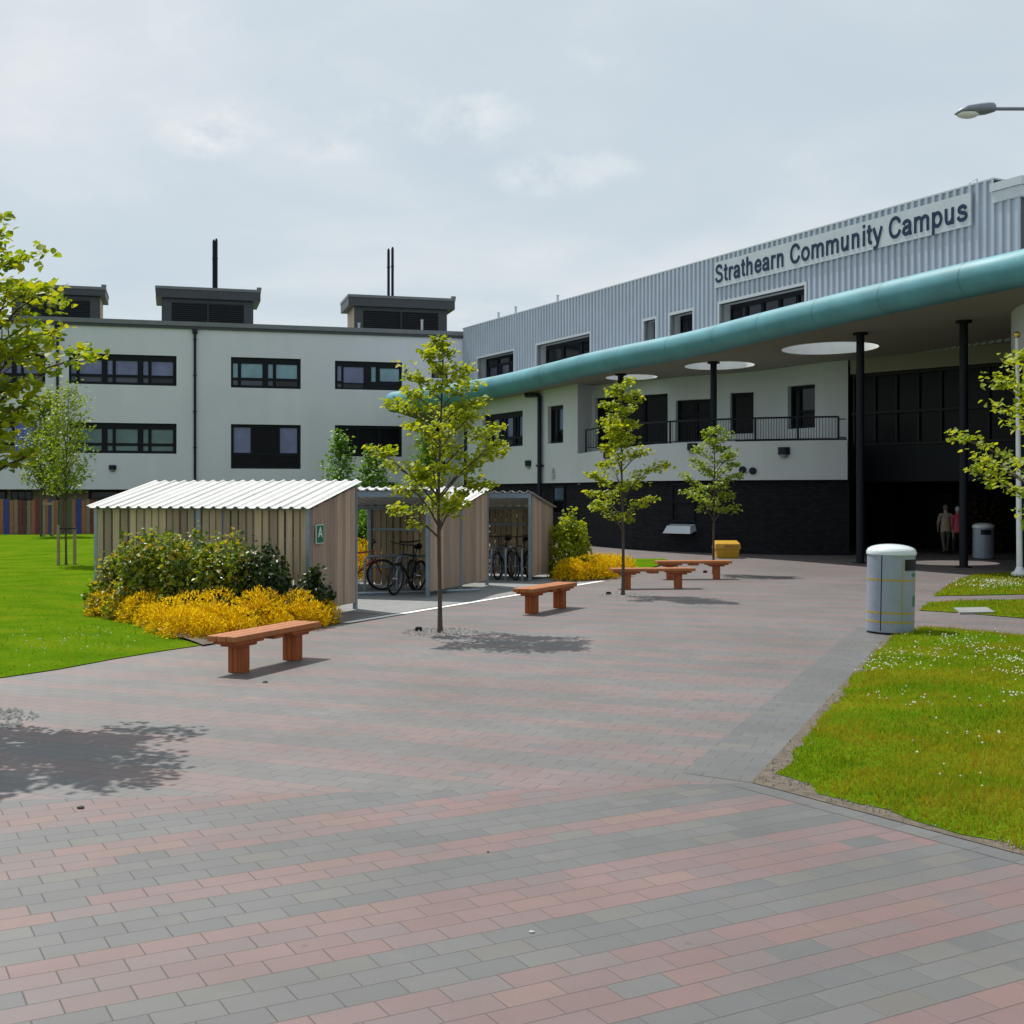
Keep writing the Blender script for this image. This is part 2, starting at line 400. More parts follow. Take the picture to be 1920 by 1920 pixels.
# ------------------------------------------------------------------ camera, sky, sun
cam = bpy.data.objects.new('camera', bpy.data.cameras.new('camera')); COL.objects.link(cam)
cam.location = (0, 0, CH); cam.rotation_euler = (R(90), 0, 0)
cam.data.sensor_width = 36; cam.data.lens = 36 * F / 1920; cam.data.shift_y = -(960 - HZ) / 1920
cam.data.clip_start = .1; cam.data.clip_end = 3000
S.camera = cam
ELEV = R(59.5); SAZ = Vector((-.67, .745)).normalized()      # towards the sun, in plan
sun = bpy.data.objects.new('sun', bpy.data.lights.new('sun', 'SUN')); COL.objects.link(sun)
sdir = Vector((SAZ.x * math.cos(ELEV), SAZ.y * math.cos(ELEV), math.sin(ELEV)))
sun.rotation_euler = sdir.to_track_quat('Z', 'Y').to_euler(); sun.location = (-20, 20, 40)
sun.data.energy = 4.7; sun.data.angle = R(.53); sun.data.color = (1, .955, .88)

w = bpy.data.worlds.new('World'); S.world = w; w.use_nodes = True
nt = w.node_tree; bg = nt.nodes['Background']; bg.inputs['Strength'].default_value = .1
sky = N(nt, 'ShaderNodeTexSky', sky_type='NISHITA'); sky.sun_disc = False
sky.sun_elevation = ELEV; sky.sun_rotation = math.atan2(SAZ.x, SAZ.y); sky.dust_density = 2.0; sky.air_density = 1.0
tc = N(nt, 'ShaderNodeTexCoord')
sp = N(nt, 'ShaderNodeSeparateXYZ'); L(nt, tc.outputs['Generated'], sp.inputs[0])
zc = math_(nt, 'ADD', math_(nt, 'MAXIMUM', sp.outputs[2], 0.0), .22)
cb = N(nt, 'ShaderNodeCombineXYZ')
L(nt, math_(nt, 'DIVIDE', sp.outputs[0], zc), cb.inputs[0]); L(nt, math_(nt, 'DIVIDE', sp.outputs[1], zc), cb.inputs[1])
n1 = N(nt, 'ShaderNodeTexNoise'); n1.inputs['Scale'].default_value = 1.35; n1.inputs['Detail'].default_value = 8; n1.inputs['Roughness'].default_value = .56; n1.inputs['Distortion'].default_value = .25
mp = N(nt, 'ShaderNodeMapping'); mp.inputs['Location'].default_value = (3.1, 1.7, 0); L(nt, cb.outputs[0], mp.inputs[0]); L(nt, mp.outputs[0], n1.inputs['Vector'])
veil = ramp(nt, [(.30, (5.9, 6.9, 7.7)), (.47, (6.5, 7.35, 7.9)), (.60, (7.4, 7.95, 8.3)), (.74, (8.6, 8.8, 8.8))]); L(nt, n1.outputs['Fac'], veil.inputs[0])
skyc = mixc(nt, .86, sky.outputs[0], veil.outputs[0])
yy = math_(nt, 'MAXIMUM', sp.outputs[1], .02); su = math_(nt, 'DIVIDE', sp.outputs[0], yy); sv = math_(nt, 'DIVIDE', sp.outputs[2], yy)
cv2 = N(nt, 'ShaderNodeCombineXYZ'); L(nt, su, cv2.inputs[0]); L(nt, math_(nt, 'MULTIPLY', sv, 1.5), cv2.inputs[1])
def cnoise(sc, loc):
    q = N(nt, 'ShaderNodeTexNoise'); q.inputs['Scale'].default_value = sc; q.inputs['Detail'].default_value = 9; q.inputs['Roughness'].default_value = .6; q.inputs['Distortion'].default_value = .35
    mm = N(nt, 'ShaderNodeMapping'); mm.inputs['Location'].default_value = loc; L(nt, cv2.outputs[0], mm.inputs[0]); L(nt, mm.outputs[0], q.inputs['Vector']); return q.outputs['Fac']
cm_ = 0.0; cn1 = cnoise(9, (2.2, .7, 0)); cn2 = cnoise(13, (5.1, 3.3, 0))
for (cx, cy, rx, ry, am) in ((400, 235, 190, 75, 1), (600, 285, 170, 45, .7), (800, 225, 250, 110, .9), (1020, 330, 150, 60, 1), (1120, 310, 110, 45, .7), (900, 590, 90, 35, .6), (300, 60, 420, 90, .35), (1250, 90, 500, 110, .3)):
    du = math_(nt, 'DIVIDE', math_(nt, 'SUBTRACT', su, (cx - CX) / F), rx / F); dv = math_(nt, 'DIVIDE', math_(nt, 'SUBTRACT', sv, (HZ - cy) / F), ry / F)
    d2 = math_(nt, 'ADD', math_(nt, 'MULTIPLY', du, du), math_(nt, 'MULTIPLY', dv, dv))
    fall = math_(nt, 'MAXIMUM', math_(nt, 'SUBTRACT', 1.0, d2), 0.0)
    cm_ = math_(nt, 'MAXIMUM', cm_, math_(nt, 'MULTIPLY', fall, am))
cr_ = N(nt, 'ShaderNodeMapRange', interpolation_type='SMOOTHSTEP'); cr_.inputs['From Min'].default_value = .28; cr_.inputs['From Max'].default_value = .55
L(nt, math_(nt, 'ADD', math_(nt, 'MULTIPLY', cn1, .75), math_(nt, 'MULTIPLY', math_(nt, 'SUBTRACT', cm_, .6), .25)), cr_.inputs['Value'])
cf = math_(nt, 'MULTIPLY', math_(nt, 'MULTIPLY', cr_.outputs[0], math_(nt, 'MINIMUM', math_(nt, 'MULTIPLY', cm_, 1.6), 1.0)), .6)
shade = ramp(nt, [(.40, (6.1, 6.8, 7.5)), (.54, (8.9, 9.1, 9.1))]); L(nt, cn2, shade.inputs[0])
L(nt, mixc(nt, cf, skyc, shade.outputs[0]), bg.inputs['Color'])

vs = S.view_settings; vs.view_transform = 'Standard'; vs.look = 'None'; vs.exposure = 0; vs.gamma = 1; vs.use_curve_mapping = False
S.render.engine = 'CYCLES'; S.cycles.max_bounces = 7; S.cycles.transmission_bounces = 3; S.cycles.use_denoising = True

# ------------------------------------------------------------------ ground
def inside(p, poly):
    c = False; n = len(poly); j = n - 1
    for i in range(n):
        a, b = poly[i], poly[j]
        if (a[1] > p[1]) != (b[1] > p[1]) and p[0] < (b[0] - a[0]) * (p[1] - a[1]) / (b[1] - a[1]) + a[0]: c = not c
        j = i
    return c
def edge_dist(p, poly):
    d = 1e9; n = len(poly)
    for i in range(n):
        a = Vector(poly[i][:2]); b = Vector(poly[(i + 1) % n][:2]); ab = b - a; q = Vector(p[:2])
        t = max(0, min(1, (q - a).dot(ab) / max(ab.length_squared, 1e-9))); d = min(d, (q - a - ab * t).length)
    return d
def sheet(name, poly, zf, mat, step=None, holes=(), uv=None, kind='structure', parent=None):
    """a flat or gently uneven sheet filling the outline"""
    poly = [Vector(p[:2]) for p in poly]; pts = []; edges = []
    for lp in [poly] + [[Vector(q[:2]) for q in h] for h in holes]:
        dens = []
        for i, a in enumerate(lp):
            b = lp[(i + 1) % len(lp)]; k = max(1, int((b - a).length / step)) if step else 1
            dens += [a.lerp(b, t / k) for t in range(k)]
        b0 = len(pts); pts += dens
        edges += [(b0 + i, b0 + (i + 1) % len(dens)) for i in range(len(dens))]
    if step:
        xs = [p.x for p in poly]; ys = [p.y for p in poly]; r = random.Random(3)
        x = min(xs)
        while x < max(xs):
            y = min(ys)
            while y < max(ys):
                q = Vector((x + r.uniform(-.3, .3) * step, y + r.uniform(-.3, .3) * step))
                if inside(q, poly) and edge_dist(q, poly) > step * .4: pts.append(q)
                y += step
            x += step
    v, e, f, *_ = delaunay_2d_cdt(pts, edges, [], 1, 1e-5)
    if holes: f = [t for t in f if not any(inside(sum((v[i] for i in t), Vector((0, 0))) / len(t), h) for h in holes)]
    mb = MB(); mb.add([(p.x, p.y, zf(p.x, p.y) if callable(zf) else zf) for p in v], [tuple(t) for t in f])
    o = mb.build(name, mat, parent, recalc=False, smooth=bool(step))
    if uv:
        ul = o.data.uv_layers.new(name='UVMap'); ru, rv = uv
        for lo in o.data.loops:
            c = o.data.vertices[lo.vertex_index].co
            ul.data[lo.index].uv = (c.x * ru[0] + c.y * ru[1], c.x * rv[0] + c.y * rv[1])
    if kind: o['kind'] = kind
    return o

NEAR = ((.875, .484), (-.484, .875)); FAR = ((.925, -.38), (.38, .925))
g = MB(); g.box(-900, 900, -300, 1500, -1.2, -.03); gd = g.build('ground', M['ground']); tag(gd, kind='structure')
tip = G(1408, 1468); bl = Vector((-5.02, -.48)).normalized()
pL = (tip.x + bl.x * 40, tip.y + bl.y * 40); pR = (tip.x - bl.x * 40, tip.y - bl.y * 40)
sheet('near_paving', [(-38, -3), (40, -3), pR, pL], 0.0, M['paveband'], uv=NEAR)
sheet('plaza_paving', [pL, pR, (42, 60), (-8, 60), (-8, 26), (-38, 26)], 0.0, M['pavemauve'], uv=FAR)
e1 = G(1660, 1195); ed = (e1 - tip).normalized(); en = Vector((-ed.y, ed.x, 0))
sheet('edging_strip', [tip, e1 + ed * 1.2, e1 + ed * 1.2 + en * .52, tip + en * .52 + ed * .12], .002, M['pavegrey'], uv=FAR)
e2 = G(1920, 1605); ed2 = (e2 - tip).normalized(); en2 = Vector((ed2.y, -ed2.x, 0))
sheet('edging_course', [tip, tip + en2 * .16, tip + ed2 * 7 + en2 * .16, tip + ed2 * 7], .002, M['pavegrey'], uv=((.515, -.857), (.857, .515)))

def wav(x, y): return .5 * math.sin(x * 1.7 + y * .6) + .5 * math.sin(y * 1.3 - x * .8 + 1)
LR = [tip, e1, G(1722, 1174), G(1800, 1180), G(1920, 1191), (9.5, 16.0), (9.5, 3.0), tip + ed2 * 6.5]
sheet('soil_margin', LR, .006, M['margin'])
r = random.Random(11)
def ragged(poly, amp, step=.25, inset=.0):
    out = []; n = len(poly)
    ctr = sum((Vector(p[:2]) for p in poly), Vector((0, 0))) / n
    for i in range(n):
        a = Vector(poly[i][:2]); b = Vector(poly[(i + 1) % n][:2]); k = max(1, int((b - a).length / step))
        nn = Vector((-(b - a).y, (b - a).x)).normalized()
        if (ctr - a).dot(nn) < 0: nn = -nn
        for t in range(k): out.append(a.lerp(b, t / k) + nn * (inset + amp * abs(math.sin(t * 1.3) * .5 + r.uniform(-.5, .5))))
    return out
LRt = [G(1452, 1452), G(1486, 1408), G(1536, 1345), G(1590, 1275), G(1620, 1243), G(1648, 1212), e1 + Vector((.1, .12, 0)), G(1722, 1175), G(1800, 1181), G(1920, 1192), (9.4, 16.0), (9.4, 3.2), G(1930, 1604) , G(1800, 1568), G(1700, 1539), G(1600, 1510), G(1530, 1490)]
LRp = ragged(LRt, .10, .2)
LRc = [tuple(q[:2]) for q in LRp]
def zr(x, y): return .010 + min(.035, edge_dist((x, y), LRc) * .12) * (1 + .4 * wav(x, y))
sheet('clover_lawn', LRp, zr, M['lawnR'], .35)
LR2 = [G(1722, 1145), G(1740, 1130), G(1800, 1127), G(1920, 1125), G(1990, 1126), G(1990, 1166), G(1920, 1160), G(1800, 1150)]
LR3 = [G(1748, 1118), G(1775, 1100), G(1800, 1086), G(1830, 1077), G(1920, 1072), G(2020, 1071), G(2020, 1112), G(1920, 1115), G(1830, 1117)]
sheet('narrow_lawn', ragged(LR2, .05, .3), lambda x, y: .012, M['lawnR'], .5)
sheet('far_lawn', ragged(LR3, .06, .3), lambda x, y: .013, M['lawnR'], .5)
LL = [G(-120, 1290), G(0, 1272), G(109, 1256), G(210, 1237), G(300, 1222), G(375, 1211), G(300, 1186), G(258, 1160), (-6.82, 20.4), (-7.7, 22.2), (-7.5, 24), (-5.6, 33), (-4.5, 40), (-6, 62), (-60, 58), (-60, 14), (-12, 11.5)]
LL = [Vector(p[:2]) for p in LL]
def zl(x, y):
    d = edge_dist((x, y), LL)
    return .010 + min(.16, d * .05) * (1 + .15 * wav(x * .5, y * .5))
sheet('left_lawn', LL, zl, M['lawnL'], .9)
BED = [G(380, 1212), G(300, 1188), G(262, 1160), (-6.85, 20.35), (-6.95, 21.1), (-3.3, 20.1), (-2.75, 19.6), G(640, 1168), G(560, 1186), G(470, 1198)]
sheet('planting_bed', BED, lambda x, y: .025 + .02 * wav(x * 3, y * 3), M['soil'], .35)
FB = [G(1055, 1090), G(1130, 1088), G(1195, 1071), G(1180, 1050), G(1120, 1040), G(1030, 1046), G(1035, 1080)]
sheet('far_planting_bed', FB, .02, M['soil'])
sheet('lawn_strip', [G(1130, 1087), G(1200, 1072), G(1262, 1054), G(1245, 1049), G(1170, 1049), G(1120, 1056)], .03, M['lawnL'])
# cycle parking pad, white line
sheet('cycle_pad', [G(640, 1166), G(1120, 1090), (2.4, 34.0), (-9.5, 34), (-7.4, 24.3), (-2.2, 20.6)], .004, M['concrete'])
wl0, wl1 = G(648, 1168.5), G(1132, 1089.5); wn = (wl1 - wl0).normalized(); wq = Vector((wn.y, -wn.x, 0)) * .07
sheet('white_line', [wl0 - wq, wl0 + wq, wl1 + wq, wl1 - wq], .009, M['paint'])
# slab set in the far grass
sl = MB(); sl.add([G(1788, 1139, .04), G(1850, 1138, .04), G(1866, 1147, .04), G(1800, 1148, .04)], [(0, 1, 2, 3)])
bmv = sl.v; sl.add([(v[0], v[1], -.02) for v in bmv[:4]], [(3, 2, 1, 0)]); sl.f += [(0, 1, 5, 4), (1, 2, 6, 5), (2, 3, 7, 6), (3, 0, 4, 7)]; sl.m += [0] * 4
tag(sl.build('inspection_slab', M['concrete']), 'flat grey concrete slab set into the narrow strip of grass behind the bin', 'slab')

# ------------------------------------------------------------------ facades
def cells(s0, s1, z0, z1, holes):
    ss = sorted({s0, s1, *[min(max(v, s0), s1) for h in holes for v in (h[0], h[1])]}); zs = sorted({z0, z1, *[min(max(v, z0), z1) for h in holes for v in (h[2], h[3])]})
    for i in range(len(zs) - 1):
        run = None
        for j in range(len(ss) - 1):
            cx, cz = (ss[j] + ss[j + 1]) / 2, (zs[i] + zs[i + 1]) / 2
            hole = any(h[0] < cx < h[1] and h[2] < cz < h[3] for h in holes)
            if not hole: run = (run[0], ss[j + 1]) if run else (ss[j], ss[j + 1])
            if (hole or j == len(ss) - 2) and run: yield run[0], run[1], zs[i], zs[i + 1]; run = None
def wall(mb, fr, s0, s1, z0, z1, holes, depth=.18, off=0.0, mi=0, rib=False, rmi=0):
    for a, b, c, d in cells(s0, s1, z0, z1, holes):
        if not rib: mb.quad(fr.P(a, c, off), fr.P(b, c, off), fr.P(b, d, off), fr.P(a, d, off), mi); continue
        p = .30; prof = []
        k = math.floor(a / p) - 1
        pts = []
        while k * p < b + p:
            for t, o in ((0, 0), (.14, 0), (.165, .07), (.275, .07)): pts.append((k * p + t, o))
            k += 1
        def off_at(s):
            for i in range(len(pts) - 1):
                if pts[i][0] <= s <= pts[i + 1][0]:
                    t = (s - pts[i][0]) / (pts[i + 1][0] - pts[i][0]); return pts[i][1] + t * (pts[i + 1][1] - pts[i][1])
            return 0
        prof = [(a, off_at(a))] + [q for q in pts if a < q[0] < b] + [(b, off_at(b))]
        n = len(prof)
        mb.add([fr.P(q[0], c, off + q[1]) for q in prof] + [fr.P(q[0], d, off + q[1]) for q in prof], [(i, i + 1, n + i + 1, n + i) for i in range(n - 1)], mi)
    for h in holes:
        a, b, c, d = h
        o2 = off - depth
        mb.quad(fr.P(a, c, off), fr.P(a, d, off), fr.P(a, d, o2), fr.P(a, c, o2), rmi); mb.quad(fr.P(b, d, off), fr.P(b, c, off), fr.P(b, c, o2), fr.P(b, d, o2), rmi)
        mb.quad(fr.P(a, d, off), fr.P(b, d, off), fr.P(b, d, o2), fr.P(a, d, o2), rmi); mb.quad(fr.P(b, c, off), fr.P(a, c, off), fr.P(a, c, o2), fr.P(b, c, o2), rmi)

def window(parent, fr, rect, panes, off=-.12, bar=.09, label=None, name='window', back='g_dark'):
    """frame bars round each pane; panes = list of (u0,u1,v0,v1,glass) in 0..1 of the opening"""
    a, b, c, d = rect; W, H = b - a, d - c
    mb = MB()
    us = sorted({0, 1, *[u for p in panes for u in p[:2]]})
    def bx(u0, u1, v0, v1, o0=off - .05, o1=off): mb.fbox(fr, a + u0 * W, a + u1 * W, c + v0 * H, c + v1 * H, o0, o1)
    hs = [(a + p[0] * W, a + p[1] * W, c + p[2] * H, c + p[3] * H) for p in panes]
    fm = MB(); wall(fm, fr, a, b, c, d, hs, .06, off)
    for i, h in enumerate(hs):                                        # thin raised sash beads
        t = .025
        for q in ((h[0] - t, h[0], h[2] - t, h[3] + t), (h[1], h[1] + t, h[2] - t, h[3] + t)): fm.fbox(fr, q[0], q[1], q[2], q[3], off, off + .02)
    o = fm.build(name, M['frame'], parent, recalc=False)
    if label: o['label'] = label
    keys = []
    for p in panes:
        if p[4] not in keys: keys.append(p[4])
    pm = MB()
    for p, h in zip(panes, hs):
        pm.quad(fr.P(h[0], h[2], off - .05), fr.P(h[1], h[2], off - .05), fr.P(h[1], h[3], off - .05), fr.P(h[0], h[3], off - .05), keys.index(p[4]))
    pm.build('pane', [M[k] for k in keys], o, recalc=False)
    return o
def units(n, top='g_lilac', low='g_low', last_low=None, first=0.0):
    out = []
    for i in range(n):
        u = lambda t: (i + t) / n
        out += [(u(.06), u(.20), .34, .80, top), (u(.29), u(.90), .34, .80, top),
                (u(.06), u(.20), .09, .25, low), (u(.29), u(.90), .09, .25, last_low if last_low and i == n - 1 else low)]
    return out

# ------------------------------------------------------------------ left wing
A0 = Vector((-23.71, 66.49)); A1 = Vector((-3.14, 72.17))
LW = Frame(A1, A1 - A0)
sc_ = LW.s_at(868); LW.o = LW.o + LW.d * sc_                         # origin in the inner corner
ZT = LW.sz(140, 600)[1]; ZB = LW.sz(100, 917.5)[1]
lw = root('classroom_wing', (LW.o.x - 12, LW.o.y - 3, 0), 'long pale rendered three storey wing with dark framed windows and three rooftop plant housings', 'building')
def rc(fr, x0, y0, x1, y1):
    s0, _ = fr.sz(x0, y0); s1, z1 = fr.sz(x1, y1); zt = fr.sz((x0 + x1) / 2, y0)[1]; zb = fr.sz((x0 + x1) / 2, y1)[1]
    return (s0, s1, zb, zt)
sL = LW.s_at(-160)
W1 = rc(LW, 129, 664.5, 331, 721.5); W2 = rc(LW, 433, 671, 564, 728); W3 = rc(LW, 628, 678, 754, 731); W0 = rc(LW, -90, 660, 85, 718); W4 = rc(LW, 809, 684, 840, 709)
V1 = rc(LW, 129, 793, 331, 850); V2 = rc(LW, 433, 796, 564, 879); V3 = rc(LW, 628, 798, 754, 856); V0 = rc(LW, -90, 789, 28, 849); V4 = rc(LW, 800, 797, 836, 884)
for q in (W0, W1, W2, W3): pass
holes = [W0, W1, W2, W3, W4, V0, V1, V2, V3, V4]
mb = MB(); wall(mb, LW, sL, 0.0, ZB, ZT - .28, holes, .14)
mb.quad(LW.P(sL, ZB, 0), LW.P(0, ZB, 0), LW.P(0, ZB, -.6), LW.P(sL, ZB, -.6))
mb.build('wall', M['render'], lw, recalc=False)
mb = MB(); mb.fbox(LW, sL, 3, .0, ZT - .3, -12, -.7); mb.build('light_block_body', M['darkinner'], lw)  # solid box behind the facade, added to block light leaks
mb = MB(); mb.fbox(LW, sL, 0.05, ZT - .28, ZT - .12, -.5, .10, 0); mb.fbox(LW, sL, 0.05, ZT - .12, ZT + .12, -12.5, .16, 1)
mb.build('roof_edge', [M['fascia'], M['fascia2']], lw)
mb = MB(); wall(mb, LW, sL, 0, -.1, ZB, [], 0, -.62)
o = mb.build('plinth', M['brickbrown'], lw, recalc=False)
ul = o.data.uv_layers.new(name='UVMap')
for lo in o.data.loops:
    c = o.data.vertices[lo.vertex_index].co; ul.data[lo.index].uv = (Vector((c.x, c.y)).dot(LW.d), c.z)
for x0, x1 in ((-120, 10), (18, 58), (165, 330), (340, 520)):
    window(lw, LW, (LW.s_at(x0), LW.s_at(x1), .3, ZB - .05), [(.03, .32, .05, .95, 'g_dark'), (.35, .65, .05, .95, 'g_dark'), (.68, .97, .05, .95, 'g_dark')], -.56)
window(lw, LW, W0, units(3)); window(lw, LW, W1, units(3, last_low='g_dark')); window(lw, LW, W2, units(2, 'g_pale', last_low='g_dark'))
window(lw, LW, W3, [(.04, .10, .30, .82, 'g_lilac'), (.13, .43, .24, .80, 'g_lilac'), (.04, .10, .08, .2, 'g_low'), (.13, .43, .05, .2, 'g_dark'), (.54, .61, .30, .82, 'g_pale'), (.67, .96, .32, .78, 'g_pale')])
window(lw, LW, W4, [(.1, .9, .1, .9, 'g_dark')])
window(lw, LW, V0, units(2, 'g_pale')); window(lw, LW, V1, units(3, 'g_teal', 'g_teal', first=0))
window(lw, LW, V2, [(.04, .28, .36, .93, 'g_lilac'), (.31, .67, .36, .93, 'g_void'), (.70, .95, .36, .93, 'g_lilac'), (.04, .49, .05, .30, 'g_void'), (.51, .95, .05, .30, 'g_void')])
window(lw, LW, V3, [(.04, .32, .1, .9, 'g_void'), (.36, .64, .1, .9, 'g_void'), (.68, .96, .1, .9, 'g_void')])
window(lw, LW, V4, [(.1, .9, .05, .95, 'g_dark')])
bp_ = rc(LW, 29, 789, 68, 849); mb = MB(); mb.fbox(LW, bp_[0], bp_[1], bp_[2], bp_[3], .0, .03); mb.build('infill_panel', M['bluepanel'], lw)
for x in (108, 365.5):
    s = LW.s_at(x); mb = MB(); mb.tube([LW.P(s, ZT - .4, .09), LW.P(s, .1, .09)], .07, 10)
    for z in (2.6, 4.6, 6.6, 8.6, 10.6): mb.fbox(LW, s - .1, s + .1, z, z + .06, 0, .12)
    mb.fbox(LW, s - .14, s + .14, ZT - .52, ZT - .28, .0, .2)
    mb.build('drainpipe', M['pipe'], lw, smooth=True)
def wall_light(par, p, n, s=.19):
    """half-drum bulkhead lamp: housing and a lens below"""
    z = Vector((0, 0, 1)); t = Vector((-n.y, n.x, 0)); n = Vector((n.x, n.y, 0))
    mb = MB(); k = 10; prof = [(math.cos(math.pi * i / k), math.sin(math.pi * i / k)) for i in range(k + 1)]
    top = [p + t * (c * s) + n * (q * s * .9) + z * s for c, q in prof]; bot = [p + t * (c * s) + n * (q * s * .9) - z * s * .2 for c, q in prof]
    m = k + 1
    mb.add(top + bot, [tuple(range(m)), tuple(range(2 * m - 1, m - 1, -1))] + [(i, i + 1, m + i + 1, m + i) for i in range(k)] + [(k, 0, m, m + k)])
    o = mb.build('wall_light', M['pipe'], par)
    mb = MB(); b2 = [p + t * (c * s * .8) + n * (q * s * .75) - z * s * .2 for c, q in prof]; b3 = [p + t * (c * s * .6) + n * (q * s * .6) - z * s * .7 for c, q in prof]
    mb.add(b2 + b3, [tuple(range(2 * m - 1, m - 1, -1))] + [(i, i + 1, m + i + 1, m + i) for i in range(k)] + [(k, 0, m, m + k)])
    mb.build('lens', M['lampgrey'], o)
s, z = LW.sz(211, 879); wall_light(lw, LW.P(s, z, 0), LW.n, .2)
s, z = LW.sz(640, 822); wall_light(lw, LW.P(s, z, 0), LW.n, .2)
s, z = LW.sz(731, 910); mb = MB(); mb.fbox(LW, s - .28, s + .2, z - .22, z + .18, 0, .3); mb.fbox(LW, s - .2, s + .12, z - .16, z + .12, .3, .33); mb.build('wall_box', M['black'], lw)
# rooftop housings
def housing(x0, x1, sx0, sx1, ytop, yslab, flues):
    off = -5.0; fr = Frame(LW.o + LW.n * off, LW.d)
    s0, s1 = fr.s_at(x0), fr.s_at(x1); xm = (x0 + x1) / 2
    zc = fr.sz(xm, yslab)[1]; zt = fr.sz(xm, ytop)[1]; z0 = ZT + .12
    D = 3.0
    mb = MB(); mb.fbox(fr, s0, s1, z0 - .4, zc, -D, -.02, 0)
    for a, b in ((s0, s0 + .55), (s1 - .55, s1)): mb.fbox(fr, a, b, z0 - .4, zc, -.02, .02, 1)
    mb.fbox(fr, s0 + .55, s1 - .55, zc - .22, zc, -.02, .02, 1)
    h = mb.build('roof_housing', [M['ply'], M['fascia']], lw)
    mb = MB(); k = z0; mb.fbox(fr, s0 + .56, s1 - .56, z0 - .3, zc - .22, -.02, -.016)
    while k < zc - .3:
        mb.hexa([fr.P(s0 + .56, k, .0), fr.P(s1 - .56, k, .0), fr.P(s1 - .56, k + .02, -.015), fr.P(s0 + .56, k + .02, -.015), fr.P(s0 + .56, k + .05, .035), fr.P(s1 - .56, k + .05, .035), fr.P(s1 - .56, k + .09, -.015), fr.P(s0 + .56, k + .09, -.015)]); k += .12
    mb.fbox(fr, (s0 + s1) / 2 - .05, (s0 + s1) / 2 + .05, z0 - .3, zc - .22, -.01, .05)
    mb.build('louvre', M['louvre'], h)
    a, b = fr.s_at(sx0), fr.s_at(sx1); b = min(b, s1 + .45); a = max(a, s0 - .45)
    mb = MB(); mb.fbox(fr, a, b, zc + .005, zt - .16, -D - .3, .30, 0); mb.fbox(fr, a - .03, b + .03, zt - .16, zt, -D - .33, .34, 1)
    mb.fbox(fr, b - .22, b + .05, zt, zt + .14, .1, .35, 1)
    mb.build('roof_cap', [M['fascia'], M['fascia2']], h)
    for (fx, fy) in flues:
        f2 = Frame(fr.o + fr.n * (-1.2), fr.d); s, z = f2.sz(fx, fy)
        mb = MB(); mb.tube([f2.P(s, zt - .05), f2.P(s, z - .25), f2.P(s, z - .12), f2.P(s, z)], [.085, .085, .08, .04], 12)
        mb.tube([f2.P(s, zt + (z - zt) * .62), f2.P(s, zt + (z - zt) * .62 + .07)], .105, 12); mb.tube([f2.P(s, zt - .02), f2.P(s, zt + .1)], .13, 12)
        mb.build('flue', M['pipe'], h, smooth=True)
housing(22, 188, -6, 198, 536, 553, [])
housing(303, 475, 292, 488, 541, 562, [(400.8, 449), (405.6, 447)])
housing(664, 838, 652, 851, 557, 578, [(728.5, 466), (736, 463)])
for x, h in ((795, .62), (676, .3)):
    s = LW.s_at(x); mb = MB(); mb.tube([LW.P(s, ZT + .1, -.6), LW.P(s, ZT + .15 + h, -.6)], .07, 10); mb.tube([LW.P(s, ZT + .15 + h, -.6), LW.P(s, ZT + .2 + h, -.6)], .1, 10); mb.build('vent_pipe', M['trim'], lw, smooth=True)

# ------------------------------------------------------------------ entrance wing: upper cladding
CW = Frame(LW.o, Vector((.4611, -.8873)))
SE = CW.s_at(1914); SP = CW.s_at(1866)
ZC = CW.sz(1345, 485)[1]
ew = root('entrance_wing', tuple(CW.P(16, 0, -4)), 'entrance building with ribbed metal top storey, pale curved balcony and dark brick base', 'building')
def cw(x0, x1, ytop_at, ytop, zb=7.0): 
    s0, s1 = CW.s_at(x0), CW.s_at(x1); return (s0, s1, zb, CW.sz(ytop_at, ytop)[1])
U1 = cw(897, 965, 965, 658, 8.35); U2 = cw(1008, 1108, 1008, 648); U3 = cw(1209, 1231, 1209, 601); U4 = cw(1258, 1301, 1258, 591); U5 = cw(1351, 1511, 1351, 568)
ZH = U2[3]
U = [tuple([*q[:3], ZH]) for q in (U1, U2, U3, U4, U5)]
mb = MB(); wall(mb, CW, 0.02, SP, 6.7, ZC + .05, U, .55, 0, 0, True, 1)
wall(mb, CW, SP, SE, 6.7, CW.sz(1868, 381)[1], [], 0, 0, 0, True)
mb.build('metal_cladding', [M['clad'], M['trim']], ew, recalc=False)
for q in U:
    t = .12; mb = MB()
    if q is U[0]: mb.fbox(CW, U1[0], U1[1], U1[2] - .1, U1[2], -.5, .09)
    mb.fbox(CW, q[0] - t, q[1] + t, q[3], q[3] + t, -.2, .075); mb.fbox(CW, q[0] - t, q[0], q[2], q[3], -.2, .075); mb.fbox(CW, q[1], q[1] + t, q[2], q[3], -.2, .075)
    mb.build('window_surround', M['trim'], ew)
mb = MB(); mb.fbox(CW, 0.6, SE - .02, 6.9, ZC - .05, -14, -.75); mb.build('light_block_body', M['darkinner'], ew)  # unseen box behind the cladding, added to keep light out
mb = MB(); mb.fbox(CW, .02, SP - .01, ZC + .05, ZC + .1, -14, .06)
mb.build('roof_edge', M['trim'], ew)
zt3, zm3, zb3 = CW.sz(1868, 345)[1], CW.sz(1868, 360)[1], CW.sz(1868, 381)[1]
mb = MB(); mb.fbox(CW, SP, SE + .12, zb3, zm3 - .01, -.9, .12, 0); mb.fbox(CW, SP - .06, SE + .18, zm3, zt3, -1.0, .18, 0)
mb.quad(CW.P(SE, 6.7, 0), CW.P(SE, 6.7, -14), CW.P(SE, zb3, -14), CW.P(SE, zb3, 0), 1)
mb.build('corner_box', [M['trim'], M['fascia']], ew)
